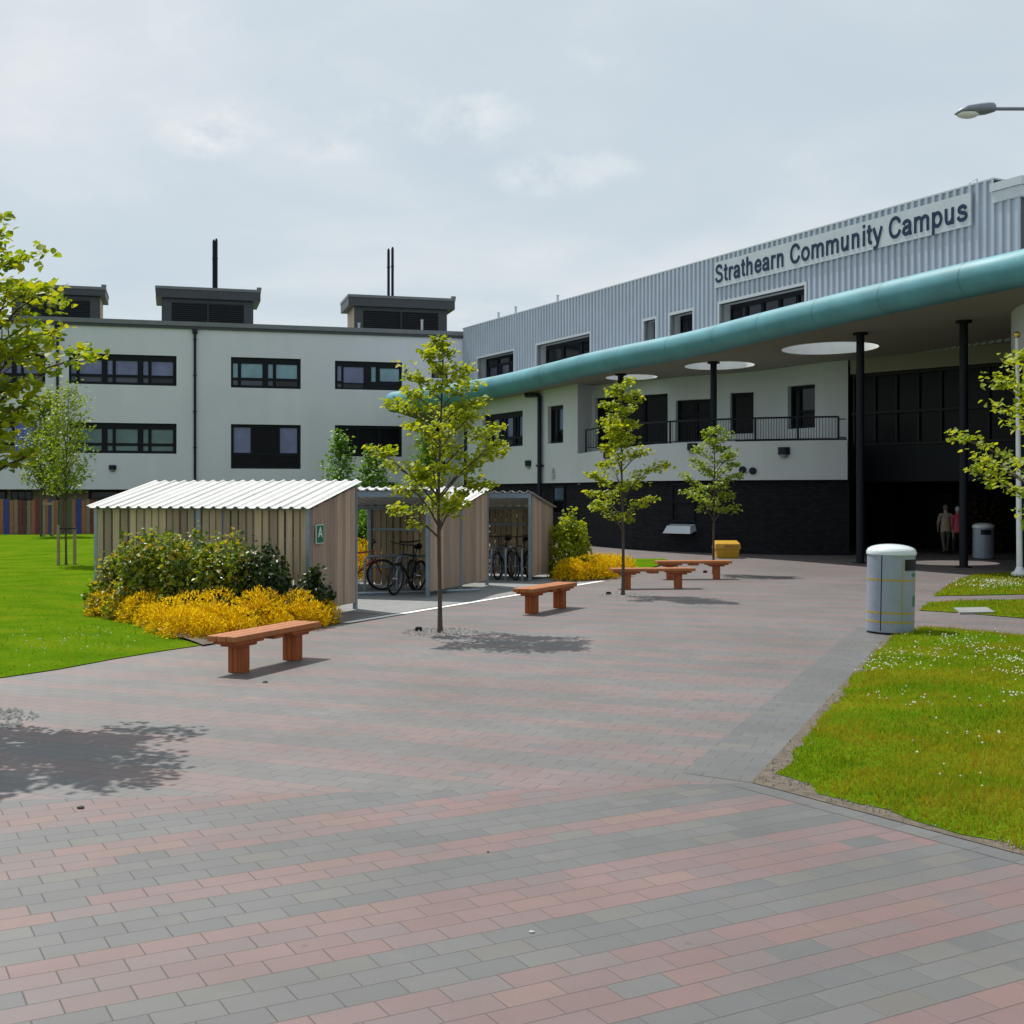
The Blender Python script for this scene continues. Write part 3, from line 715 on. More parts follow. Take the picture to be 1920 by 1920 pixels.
def ribbon(n, g='g_low'):
    out = []
    for i in range(n):
        u = lambda t: (i + t) / n
        out += [(u(.06), u(.2), .1, .62, g), (u(.28), u(.92), .1, .62, g), (u(.06), u(.92), .72, .93, 'g_dark')]
    return out
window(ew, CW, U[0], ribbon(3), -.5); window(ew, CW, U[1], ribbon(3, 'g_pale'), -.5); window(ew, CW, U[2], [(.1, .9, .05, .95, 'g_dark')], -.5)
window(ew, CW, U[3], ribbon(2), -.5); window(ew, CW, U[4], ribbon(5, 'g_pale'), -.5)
for x, h in ((923, .5), (955, .55), (1033, .5)):
    s = CW.s_at(x); mb = MB(); mb.tube([CW.P(s, ZC, -.4), CW.P(s, ZC + h, -.4)], .06, 8); mb.tube([CW.P(s, ZC + h, -.4), CW.P(s, ZC + h + .05, -.4)], .085, 8); mb.build('vent_pipe', M['trim'], ew)
for x0, x1, y in ((1814, 1828, 341), (1843, 1857, 344)):
    a, za = CW.sz(x0, y); b = CW.s_at(x1)
    mb = MB(); mb.tube([CW.P(a, ZC - .2, -.1), CW.P(a, za, -.1), CW.P(b, za + .03, -.1), CW.P(b, ZC - .2, -.1)], .025, 6); mb.build('ladder_hoop', M['trim'], ew)
# low roof ridge showing over the parapet
mb = MB()
for xa, xb, xc in ((1600, 1640, 1690), (1310, 1350, 1400)):
    a, b, c = CW.s_at(xa), CW.s_at(xb), CW.s_at(xc)
    mb.add([CW.P(a, ZC + .1, -1.2), CW.P(b, ZC + .34, -1.2), CW.P(c, ZC + .1, -1.2), CW.P(a, ZC + .1, -9), CW.P(b, ZC + .34, -9), CW.P(c, ZC + .1, -9)], [(0, 2, 1), (3, 4, 5), (0, 1, 4, 3), (1, 2, 5, 4), (2, 0, 3, 5)])
mb.build('roof_ridge', M['trim'], ew)

# ------------------------------------------------------------------ canopy soffit geometry
SA, SB, SCY = 7.07, .0118, -.0139
def zs(x, y): return SA + SB * x + SCY * y
def hit(x, y, dz=0.0):
    a = (x - CX) / F; b = (HZ - y) / F
    Y = (SA + dz - CH) / (b - SB * a - SCY); return Vector((Y * a, Y, CH + Y * b))

# lower white wall, left of the balcony
q0 = at(1083, 906, 49.4)
BW = Frame(q0, Vector((.4611, -.8873)))
sA = BW.s_at(874); ZL = 2.50
X1 = rc(BW, 905, 771, 980, 832); X2 = rc(BW, 1027, 757, 1056, 825)
X1 = (X1[0], X1[1], 4.15, 5.70); X2 = (X2[0], X2[1], 4.15, 5.72)
mb = MB(); wall(mb, BW, sA, 0, ZL, 7.0, [X1, X2], .2)
e_ = BW.P(sA, 0); 
mb.quad(e_ + Vector((0, 0, ZL)), Vector((LW.o.x - .3, LW.o.y - .1, ZL)), Vector((LW.o.x - .3, LW.o.y - .1, 7.0)), e_ + Vector((0, 0, 7.0)))
# back wall of the balcony: straight runs
bk = [BW.P(0, 0), at(1110, 900, 50.2), at(1258, 900, 47.6), at(1420, 900, 45.6), at(1545, 900, 43.1), at(1590, 900, 42.6)]
bk = [Vector((p.x, p.y, 0)) for p in bk]
runs = [Frame(bk[i], bk[i + 1] - bk[i]) for i in range(5)]; lens = [(bk[i + 1] - bk[i]).length for i in range(5)]
opens = {1: [(1116, 1252, 742, 840)], 2: [(1267, 1336, 749, 828), (1369, 1413, 736, 813)], 3: [(1477, 1528, 722, 803)]}
wins = []
ZF = 3.4
for i, fr in enumerate(runs):
    hs = []
    for (x0, x1, y0, y1) in opens.get(i, []):
        h = rc(fr, x0, y0, x1, y1); hs.append(h); wins.append((fr, h))
    wall(mb, fr, 0, lens[i], 2.4, 7.1, hs, .22)
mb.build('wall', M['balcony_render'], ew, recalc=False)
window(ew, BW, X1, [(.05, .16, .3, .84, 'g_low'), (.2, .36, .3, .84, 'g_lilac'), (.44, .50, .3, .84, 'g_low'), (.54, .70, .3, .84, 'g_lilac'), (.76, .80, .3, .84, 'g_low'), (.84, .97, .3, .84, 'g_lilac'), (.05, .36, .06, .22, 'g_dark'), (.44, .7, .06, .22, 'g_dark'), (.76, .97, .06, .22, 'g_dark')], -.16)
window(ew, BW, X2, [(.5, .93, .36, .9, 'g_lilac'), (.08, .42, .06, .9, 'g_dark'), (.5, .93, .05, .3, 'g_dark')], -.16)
for k, (fr, h) in enumerate(wins):
    pn = [[(.03, .32, .05, .95, 'g_void'), (.35, .64, .05, .95, 'g_void'), (.67, .97, .05, .95, 'g_void')], [(.05, .46, .06, .62, 'g_void'), (.54, .95, .06, .62, 'g_void'), (.05, .46, .68, .94, 'g_void'), (.54, .95, .68, .94, 'g_void')],
          [(.1, .9, .05, .9, 'g_void')], [(.08, .30, .06, .92, 'g_void'), (.36, .92, .42, .92, 'g_dark'), (.36, .92, .06, .36, 'g_void')]][k]
    window(ew, fr, h, pn, -.18, name='window')
# balcony parapet band (curved) and floor
bx = [(1083, 49.4), (1130, 46.8), (1180, 44.6), (1230, 43.4), (1280, 42.6), (1330, 41.9), (1380, 41.4), (1430, 41.0), (1480, 40.7), (1530, 40.45), (1589, 40.2)]
band = [Vector(((x - CX) * y / F, y, 0)) for x, y in bx]
ZP = 3.80
mb = MB(); n = len(band)
for i in range(n - 1):
    a, b = band[i], band[i + 1]; nn = Vector((b.y - a.y, a.x - b.x, 0)).normalized() * -.25
    zt0 = 3.66 + .14 * min(1, i / 3); zt1 = 3.66 + .14 * min(1, (i + 1) / 3)
    mb.add([a + Vector((0, 0, ZL)), b + Vector((0, 0, ZL)), b + Vector((0, 0, zt1)), a + Vector((0, 0, zt0)), a + nn + Vector((0, 0, ZL)), b + nn + Vector((0, 0, ZL)), b + nn + Vector((0, 0, zt1)), a + nn + Vector((0, 0, zt0))],
           [(0, 1, 2, 3), (3, 2, 6, 7), (1, 0, 4, 5), (5, 4, 7, 6)])
a = band[-1]; c_ = bk[-1]
mb.quad(a + Vector((0, 0, ZL)), Vector((c_.x + .3, c_.y + 1, ZL)), Vector((c_.x + .3, c_.y + 1, ZP)), a + Vector((0, 0, ZP)))
poly = [(p.x, p.y) for p in band] + [(p.x, p.y) for p in reversed(bk)][:-1]
k = len(poly); mb.add([(p[0], p[1], ZL + .005) for p in poly], [tuple(range(k))]); mb.add([(p[0], p[1], ZF) for p in poly], [tuple(range(k))])
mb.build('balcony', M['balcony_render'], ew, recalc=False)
mb = MB()
for i in range(n - 1):                                               # dark coping
    a, b = band[i], band[i + 1]
    if i >= 6: mb.tube([a + Vector((0, .08, ZP + .02)), b + Vector((0, .08, ZP + .02))], .05, 6)
mb.build('coping', M['pipe'], ew)
# balustrade
mb = MB(); top = []; inset = Vector((.05, .14, 0))
zr_ = lambda i: ZP - .10 + .86 * 1.0
path = []
for i in range(n - 1):
    for t in range(10):
        p = band[i].lerp(band[i + 1], t / 10)
        if (CX + F * p.x / p.y) > 1096 and (CX + F * p.x / p.y) < 1572: path.append(p + inset)
mb.tube([p + Vector((0, 0, ZP + .78)) for p in path], .035, 6); mb.tube([p + Vector((0, 0, ZP + .06)) for p in path], .02, 4)
acc = 0
for i, p in enumerate(path):
    if i % 16 == 0 or i == len(path) - 1: mb.tube([p + Vector((0, 0, ZP - .3)), p + Vector((0, 0, ZP + .78))], .04, 6)
    mb.tube([p + Vector((0, 0, ZP + .06)), p + Vector((0, 0, ZP + .78))], .009, 4, caps=False)
    if i + 1 < len(path):
        for t in ():
            q = p.lerp(path[i + 1], t); mb.tube([q + Vector((0, 0, ZP + .06)), q + Vector((0, 0, ZP + .78))], .009, 4, caps=False)
e = path[-1]; mb.tube([e + Vector((0, 0, ZP + .7)), e + Vector((.25, .05, ZP + .7))], .02, 5); mb.tube([e + Vector((0, 0, ZP + .1)), e + Vector((.25, .05, ZP + .1))], .02, 5)
mb.build('balustrade', M['pipe'], ew)
# dark brick ground storey under the band
gpts = [BW.P(sA, 0), BW.P(0, 0)] + band[1:]
mb = MB(); back = Vector((.12, .22, 0)); ul_ = []; d_ = 0
for i in range(len(gpts) - 1):
    a, b = Vector((gpts[i].x, gpts[i].y, 0)) + back, Vector((gpts[i + 1].x, gpts[i + 1].y, 0)) + back
    l = (b - a).length
    mb.quad(a + Vector((0, 0, -.1)), b + Vector((0, 0, -.1)), b + Vector((0, 0, ZL + .06)), a + Vector((0, 0, ZL + .06))); ul_.append([(d_, 0), (d_ + l, 0), (d_ + l, ZL), (d_, ZL)]); d_ += l
a = Vector((band[-1].x, band[-1].y, 0)) + back; b = a + Vector((.9, 12, 0))
mb.quad(a, b, b + Vector((0, 0, ZL + .06)), a + Vector((0, 0, ZL + .06))); ul_.append([(d_, 0), (d_ + 12, 0), (d_ + 12, ZL), (d_, ZL)])
o = mb.build('brick_base', M['brickdark'], ew, recalc=False)
u = o.data.uv_layers.new(name='UVMap')
for i, q in enumerate(ul_):
    for k in range(4): u.data[i * 4 + k].uv = q[k]
# ground-floor windows with a pale sloping sill
def base_frame(x0, x1):
    def pt(x):
        for i in range(len(bx) - 1):
            if bx[i][0] <= x <= bx[i + 1][0]:
                t = (x - bx[i][0]) / (bx[i + 1][0] - bx[i][0]); return band[i].lerp(band[i + 1], t)
    a, b = pt(x0), pt(x1); return Frame(a + back, b - a), (b - a).length
fr, l = base_frame(1256, 1300); 
h = (0, l, 1.05, 2.42); window(ew, fr, h, [(.06, .94, .56, .94, 'g_low'), (.06, .94, .06, .5, 'g_dark')], .05)
mb = MB(); mb.hexa([fr.P(-.12, .66, .42), fr.P(l + .05, .66, .42), fr.P(l + .05, .76, .02), fr.P(-.12, .76, .02), fr.P(-.02, .92, .30), fr.P(l - .02, .92, .30), fr.P(l - .02, .98, .02), fr.P(-.02, .98, .02)]); mb.build('window_sill', M['trim'], ew)
s0, s1 = BW.s_at(1033), BW.s_at(1056); fq = Frame(BW.o + Vector((back.x, back.y)), BW.d)
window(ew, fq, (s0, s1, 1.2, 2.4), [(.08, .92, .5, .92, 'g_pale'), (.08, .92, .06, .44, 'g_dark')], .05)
s, z = BW.sz(992, 872); wall_light(ew, BW.P(s, z, 0), BW.n, .2)
def on_band(x, y, fn):
    for i in range(len(bx) - 1):
        if bx[i][0] <= x <= bx[i + 1][0]:
            a, b = band[i], band[i + 1]; fr = Frame(a, b - a); s, z = fr.sz(x, y); return fn(fr.P(s, z, 0), fr.n)
for x, y in ((1140, 857), (1299, 842), (1470, 850)): on_band(x, y, lambda p, n: wall_light(ew, p, n, .2))
def vent(p, n):
    mb = MB(); q = Vector((n.x, n.y, 0)); mb.tube([p, p + q * .08], .12, 14); mb.tube([p + q * .08, p + q * .12], .09, 14); mb.build('round_vent', M['pipe'], ew)
for x, y in ((1393, 881), (1412, 883)): on_band(x, y, vent)
s, z = BW.sz(1037, 893); mb = MB(); mb.fbox(BW, s - .12, s + .18, z - .08, z + .12, 0, .12); mb.tube([BW.P(s + .05, z + .1, .08), BW.P(s + .05, z + .32, .08)], .06, 8); mb.build('alarm_box', M['trim'], ew)
# drainpipe with swan neck
s1_, s2_ = BW.s_at(992), BW.s_at(1017); z1_ = BW.sz(992, 742)[1]
mb = MB(); mb.tube([BW.P(s1_, z1_ + .35, .14), BW.P(s1_, z1_, .14), BW.P(s2_ - .1, z1_ - .05, .14), BW.P(s2_, z1_ - .15, .14), BW.P(s2_, .05, .14)], .095, 10)
mb.fbox(BW, s2_ - .14, s2_ + .14, 3.2, 3.28, 0, .25); mb.build('drainpipe', M['pipe'], ew, smooth=True)
s = sA + .05; mb = MB(); mb.tube([BW.P(s, 6.3, .06), BW.P(s, .05, .06)], .08, 10); mb.build('drainpipe', M['pipe'], ew, smooth=True)

# ------------------------------------------------------------------ glazed entrance to the right
ga = Vector((bk[-1].x, bk[-1].y)); gb = Vector(((1885 - CX) * 38.5 / F, 38.5)); gb2 = ga + (gb - ga) * 1.35
GF = Frame(ga, gb - ga); gl = (gb2 - ga).length
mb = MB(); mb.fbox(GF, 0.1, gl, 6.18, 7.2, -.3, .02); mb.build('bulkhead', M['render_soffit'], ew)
gw = MB(); panes = []; k = 9
mb = MB()
for i in range(k + 1):
    s = .15 + (gl - .3) * i / k; mb.fbox(GF, s - .04, s + .04, 3.7, 6.17, -.28, -.12)
for z in (3.72, 4.8, 6.1): mb.fbox(GF, .1, gl, z - .04, z + .05, -.26, -.06)
gz = mb.build('curtain_wall', M['black'], ew)
mb = MB(); mb.quad(GF.P(.1, 3.7, -.2), GF.P(gl, 3.7, -.2), GF.P(gl, 6.17, -.2), GF.P(.1, 6.17, -.2)); mb.build('pane', M['g_void'], gz, recalc=False)
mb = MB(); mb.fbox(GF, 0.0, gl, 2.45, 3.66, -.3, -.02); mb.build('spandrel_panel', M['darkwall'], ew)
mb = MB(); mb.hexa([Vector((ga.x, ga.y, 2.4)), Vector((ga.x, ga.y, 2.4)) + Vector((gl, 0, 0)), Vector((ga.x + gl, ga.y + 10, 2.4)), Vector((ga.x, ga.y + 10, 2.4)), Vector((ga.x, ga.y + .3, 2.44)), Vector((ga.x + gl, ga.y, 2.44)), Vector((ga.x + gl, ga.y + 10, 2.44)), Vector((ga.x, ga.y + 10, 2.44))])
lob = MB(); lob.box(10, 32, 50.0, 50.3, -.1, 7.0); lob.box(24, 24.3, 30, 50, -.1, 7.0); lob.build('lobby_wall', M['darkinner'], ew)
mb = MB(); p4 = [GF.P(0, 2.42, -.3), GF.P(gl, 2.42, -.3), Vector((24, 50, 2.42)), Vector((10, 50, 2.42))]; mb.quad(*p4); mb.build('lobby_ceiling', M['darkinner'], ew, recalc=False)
mb = MB(); mb.box(12.0, 22.5, 46.6, 46.7, 0, .08); x = 12.0
while x < 22.5: mb.box(x, x + .08, 46.6, 46.7, .0, 2.4); x += 1.2
mb.box(12, 22.5, 46.6, 46.7, 2.1, 2.2)
dr = mb.build('lobby_doors', M['frame'], ew); mb = MB(); mb.quad((12, 46.66, .08), (22.5, 46.66, .08), (22.5, 46.66, 2.4), (12, 46.66, 2.4)); mb.build('pane', M['g_void'], dr, recalc=False)
# drum at the right edge of the frame
mb = MB(); dc = (17.6, 31.0, 0)
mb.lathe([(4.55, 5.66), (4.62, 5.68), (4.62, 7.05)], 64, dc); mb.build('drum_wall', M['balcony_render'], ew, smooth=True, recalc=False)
mb = MB(); mb.lathe([(4.40, -.1), (4.40, 5.67), (4.6, 5.68)], 64, dc)
for i in range(40):
    a = 2 * math.pi * i / 40; c, s_ = math.cos(a), math.sin(a)
    mb.tube([(dc[0] + 4.42 * c, dc[1] + 4.42 * s_, 0), (dc[0] + 4.42 * c, dc[1] + 4.42 * s_, 5.66)], .04, 4, caps=False)
mb.build('drum_glazing', M['darkwall'], ew, recalc=False)

# ------------------------------------------------------------------ canopy
cp = root('entrance_canopy', (8.0, 39, 0), 'curving flat canopy with a verdigris tubular edge on slim black columns over the entrance', 'canopy')
tp = [(740, 774), (826, 762), (914, 748), (1000, 724.5), (1100, 706), (1167, 694), (1286, 672), (1420, 642), (1500, 624), (1590, 605), (1680, 585), (1800, 561), (1920, 537)]
tb = [hit(*p) for p in tp]
tb += [Vector((13.1, 25.3, 0)), Vector((14.8, 22.4, 0)), Vector((17.0, 19.8, 0)), Vector((20, 17.6, 0))]
for p in tb: p.z = zs(p.x, p.y)
def catmull(P, k=5):
    out = []
    for i in range(len(P) - 1):
        a, b, c, d = P[max(i - 1, 0)], P[i], P[i + 1], P[min(i + 2, len(P) - 1)]
        for t in range(k):
            u = t / k; out.append(.5 * ((2 * b) + (c - a) * u + (2 * a - 5 * b + 4 * c - d) * u * u + (3 * b - a - 3 * c + d) * u ** 3))
    out.append(P[-1]); return out
tb2 = catmull([tb[0], tb[2], tb[4], tb[6], tb[7], tb[9], tb[11]] + tb[12:], 8)
RT = .43
rads = [RT + .10 * max(0, 1 - i / 14) for i in range(len(tb2))]
ctr = [p + Vector((0, 0, q)) for p, q in zip(tb2, rads)]
d0 = (ctr[0] - ctr[1]).normalized()
cap = [ctr[0] + d0 * (rads[0] * math.sin(a)) for a in (R(85), R(65), R(45), R(22))]; cr = [rads[0] * math.cos(a) for a in (R(85), R(65), R(45), R(22))]
mb = MB(); mb.tube(cap + ctr, cr + rads, 28)
edge = mb.build('tubular_edge', M['teal'], cp, smooth=True)
acc = 0
for i in range(1, len(ctr)):
    acc += (ctr[i] - ctr[i - 1]).length
    if acc > 2.4: acc = 0; t = (ctr[i] - ctr[i - 1]).normalized(); mb = MB(); mb.tube([ctr[i] - t * .01, ctr[i] + t * .01], rads[i] + .003, 28, caps=False); mb.build('seam', M['tealdark'], edge, smooth=True)
OC = [((1184, 714.5), 1.0, -.9), ((1349, 690), 1.24, -.3), ((1556, 656), 1.52, 0)]
ocs = []
for (x, y), rr, dy in OC:
    h = hit(x, y); f = (h.y + dy) / h.y; ocs.append((h.x * f, h.y * f, rr))
corner = Vector((LW.o.x, LW.o.y))
out = [Vector((p.x, p.y)) for p in tb2] + [Vector((34, 24)), Vector((34, 52)), Vector((15.9, 52)), Vector((15.9, 38.6)), CW.o + CW.d * (SE - .2) + CW.n * -.6, CW.o + CW.d * 18 + CW.n * -.6, corner + Vector((.1, -1.2)), corner + Vector((-1.8, -1.2))]
hs = [[(c[0] + c[2] * math.cos(2 * math.pi * k / 40), c[1] + c[2] * math.sin(2 * math.pi * k / 40)) for k in range(40)] for c in ocs]
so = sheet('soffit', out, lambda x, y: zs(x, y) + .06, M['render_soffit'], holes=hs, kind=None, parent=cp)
tp_ = sheet('roof_deck', out, lambda x, y: zs(x, y) + .80, M['trim'], holes=hs, kind=None, parent=cp)
for c in ocs:
    mb = MB(); k = 48
    b_ = []; t_ = []
    for i in range(k):
        a = 2 * math.pi * i / k; x, y = c[0] + (c[2] - .01) * math.cos(a), c[1] + (c[2] - .01) * math.sin(a)
        b_.append((x, y, zs(x, y) + .045)); t_.append((x, y, zs(x, y) + 1.0))
    mb.add(b_ + t_, [(i, (i + 1) % k, k + (i + 1) % k, k + i) for i in range(k)]); mb.build('rooflight_ring', M['white'], cp, smooth=True, recalc=False)
def column(p, z0, z1, r=.115):
    mb = MB(); mb.lathe([(r, z0), (r, z1)], 20, (p.x, p.y, 0)); mb.lathe([(r * 1.9, z1 - .05), (r * 1.9, z1 + .02)], 20, (p.x, p.y, 0)); mb.lathe([(r * 2, z0), (r * 2, z0 + .02)], 20, (p.x, p.y, 0))
    mb.build('column', M['column'], cp, smooth=True)
pa = G(1613, 1056); pb = G(1807, 1064); pc = at(1338, 700, 42.6); pd = at(1164, 720, 46.0)
for p, z0 in ((pa, 0), (pb, 0), (pc, ZF), (pd, ZF)): column(p, z0, zs(p.x, p.y) + .05)

# ------------------------------------------------------------------ campus sign
s0, s1 = CW.s_at(1345), CW.s_at(1826); zt_ = CW.sz(1345, 493.5)[1]; zb_ = CW.sz(1826, 423)[1]
sg = root('campus_sign', tuple(CW.P((s0 + s1) / 2, zb_, .1)), 'long pale sign board with navy lettering fixed to the ribbed metal wall', 'sign')
mb = MB(); mb.fbox(CW, s0, s1, zb_, zt_, .065, .14); mb.build('board', M['trim'], sg)
def ell(cx, cy, rx, ry): return [(cx + rx * math.cos(2 * math.pi * k / 20), cy + ry * math.sin(2 * math.pi * k / 20)) for k in range(21)]
def arch(x0, x1): return [(x0, .32), (x0 + .04, .40), (x0 + .13, .462), ((x0 + x1) / 2 + .06, .46), (x1 - .01, .41), (x1, .32), (x1, .25), (x1, 0)]
GL = {'S': (.667, [[(.535, .535), (.46, .635), (.32, .665), (.17, .62), (.13, .52), (.20, .43), (.34, .37), (.50, .31), (.56, .20), (.50, .10), (.33, .055), (.17, .09), (.095, .205)]]),
      't': (.333, [[(.155, .66), (.155, .3), (.155, .15), (.19, .075), (.30, .06)], [(.03, .465), (.29, .465)]]),
      'r': (.389, [[(.13, 0), (.13, .52)], [(.13, .33), (.18, .42), (.26, .46), (.37, .45)]]),
      'a': (.556, [[(.085, .365), (.14, .445), (.27, .47), (.39, .43), (.42, .33), (.42, .14), (.455, .0)], [(.42, .29), (.27, .275), (.13, .24), (.09, .155), (.14, .075), (.24, .055), (.36, .10), (.42, .2)]]),
      'h': (.611, [[(.13, 0), (.13, .72)], arch(.13, .435)]), 'n': (.611, [[(.13, 0), (.13, .52)], arch(.13, .435)]),
      'm': (.889, [[(.13, 0), (.13, .52)], arch(.13, .435), arch(.435, .75)]),
      'e': (.556, [[(.10, .265), (.30, .265), (.47, .265)], [(.47, .25), (.45, .37), (.38, .445), (.28, .468), (.17, .43), (.105, .33), (.10, .22), (.14, .11), (.23, .06), (.33, .055), (.42, .09), (.475, .16)]]),
      'C': (.722, [[(.625, .49), (.54, .61), (.39, .665), (.23, .62), (.135, .49), (.115, .36), (.135, .23), (.23, .10), (.39, .055), (.54, .11), (.635, .25)]]),
      'o': (.611, [ell(.305, .26, .205, .205)]), 'p': (.611, [[(.13, .52), (.13, -.2)], ell(.32, .26, .185, .205)]),
      'u': (.611, [[(.13, .52), (.13, .3), (.135, .17), (.18, .08), (.27, .055), (.37, .09), (.435, .19)], [(.44, .52), (.44, 0)]]),
      'i': (.278, [[(.14, 0), (.14, .52)], [(.14, .61), (.14, .72)]]),
      'y': (.556, [[(.06, .52), (.285, .02)], [(.50, .52), (.30, .03), (.24, -.10), (.17, -.145), (.06, -.14)]]),
      's': (.556, [[(.445, .37), (.38, .445), (.27, .468), (.15, .43), (.125, .355), (.18, .30), (.28, .27), (.42, .225), (.46, .145), (.39, .075), (.27, .052), (.14, .085), (.08, .17)]]),
      'A': (.70, [[(.06, 0), (.34, .70)], [(.62, 0), (.34, .70)], [(.17, .22), (.51, .22)]]), ' ': (.278, [])}
def text_mesh(txt, width, height, name, mat, parent, origin, ux, uz, un, depth=.03, sw=.118):
    tot = sum(GL[c][0] for c in txt); kx = width / tot; ky = height / .72; mb = MB(); x = 0; cnt = 0
    for c in txt:
        adv, strokes = GL[c]
        for st in strokes:
            P = [Vector(p) for p in st]; q = P if len(P) < 4 else catmull(P, 3)
            d = depth + .0012 * (cnt % 4); cnt += 1; Lp = []; Rp = []
            closed = (P[0] - P[-1]).length < 1e-4
            for i, p in enumerate(q):
                t = (q[(i + 1) % len(q)] - q[i - 1]) if closed and 0 < i < len(q) - 1 else (q[1] - q[-2] if closed else q[min(i + 1, len(q) - 1)] - q[max(i - 1, 0)])
                t.normalize(); nn = Vector((-t.y, t.x)) * sw / 2; Lp.append(p + nn); Rp.append(p - nn)
            pos = lambda v, z: origin + ux * ((x + v.x) * kx) + uz * (v.y * ky) + un * z
            n = len(q); vs = [pos(v, d) for v in Lp] + [pos(v, d) for v in Rp] + [pos(v, 0) for v in Lp] + [pos(v, 0) for v in Rp]; fs = []
            for i in range(n - 1): fs += [(i, i + 1, n + i + 1, n + i), (i, 2 * n + i, 2 * n + i + 1, i + 1), (n + i, n + i + 1, 3 * n + i + 1, 3 * n + i)]
            fs += [(0, n, 3 * n, 2 * n), (n - 1, 3 * n - 1, 4 * n - 1, 2 * n - 1)]; mb.add(vs, fs)
        x += adv
    return mb.build(name, mat, parent, recalc=True)
H_ = zt_ - zb_
n3 = Vector((CW.n.x, CW.n.y, 0)); d3 = Vector((CW.d.x, CW.d.y, 0))
text_mesh('Strathearn Community Campus', (s1 - s0) * .992, H_ * .72, 'lettering', M['navy'], sg, CW.P(s0 + .02, zb_ + H_ * .17, .142), d3, Vector((0, 0, 1)), n3, .016)

# ------------------------------------------------------------------ leaves
def rot_frames(nrm, rs):
    n = nrm / np.linalg.norm(nrm, axis=1, keepdims=True)
    a = rs.normal(size=n.shape); a -= n * (a * n).sum(1, keepdims=True); a /= np.linalg.norm(a, axis=1, keepdims=True)
    return n, a, np.cross(n, a)
LEAF = {'maple': (np.array([(0, 0), (-.42, .22), (-.36, .62), (0, 1.0), (.36, .62), (.42, .22)]), [(0, 3, 2, 1), (0, 5, 4, 3)]),
        'narrow': (np.array([(0, 0), (-.2, .35), (-.14, .75), (0, 1.0), (.14, .75), (.2, .35)]), [(0, 3, 2, 1), (0, 5, 4, 3)]),
        'tuft': (np.array([(0, 0), (-.16, .4), (0, 1.0), (.16, .4)]), [(0, 2, 1), (0, 3, 2)])}
def leaf_object(name, pos, nrm, size, mat, parent, rs, shape='maple', fold=.25, droop=None):
    pts, fc = LEAF[shape]; k = len(pts)
    n, a, b = rot_frames(nrm, rs)
    if droop is not None:                          # tip direction pulled towards 'droop'
        a = a + droop; a -= n * (a * n).sum(1, keepdims=True); a /= np.linalg.norm(a, axis=1, keepdims=True) + 1e-9; b = np.cross(n, a)
    sz = size[:, None]
    V = np.empty((len(pos), k, 3))
    for i, (x, y) in enumerate(pts):
        V[:, i] = pos + sz * (b * x + a * (y - .3) + n * (abs(x) * fold * 1.6))
    org = np.array(parent.location) if parent is not None else np.zeros(3)
    V = (V - org).reshape(-1, 3)
    faces = []
    base = np.arange(len(pos)) * k
    for f in fc: faces.append(base[:, None] + np.array(f)[None, :])
    me = bpy.data.meshes.new(name)
    fl = np.concatenate(faces, 0); w_ = fl.shape[1]
    me.vertices.add(len(V)); me.vertices.foreach_set('co', V.ravel())
    me.loops.add(fl.size); me.loops.foreach_set('vertex_index', fl.ravel().astype(np.int32))
    me.polygons.add(len(fl)); me.polygons.foreach_set('loop_start', (np.arange(len(fl)) * w_).astype(np.int32))
    me.update(calc_edges=True); me.validate()
    me.materials.append(mat)
    o = bpy.data.objects.new(name, me); COL.objects.link(o)
    if parent is not None: o.parent = parent
    return o

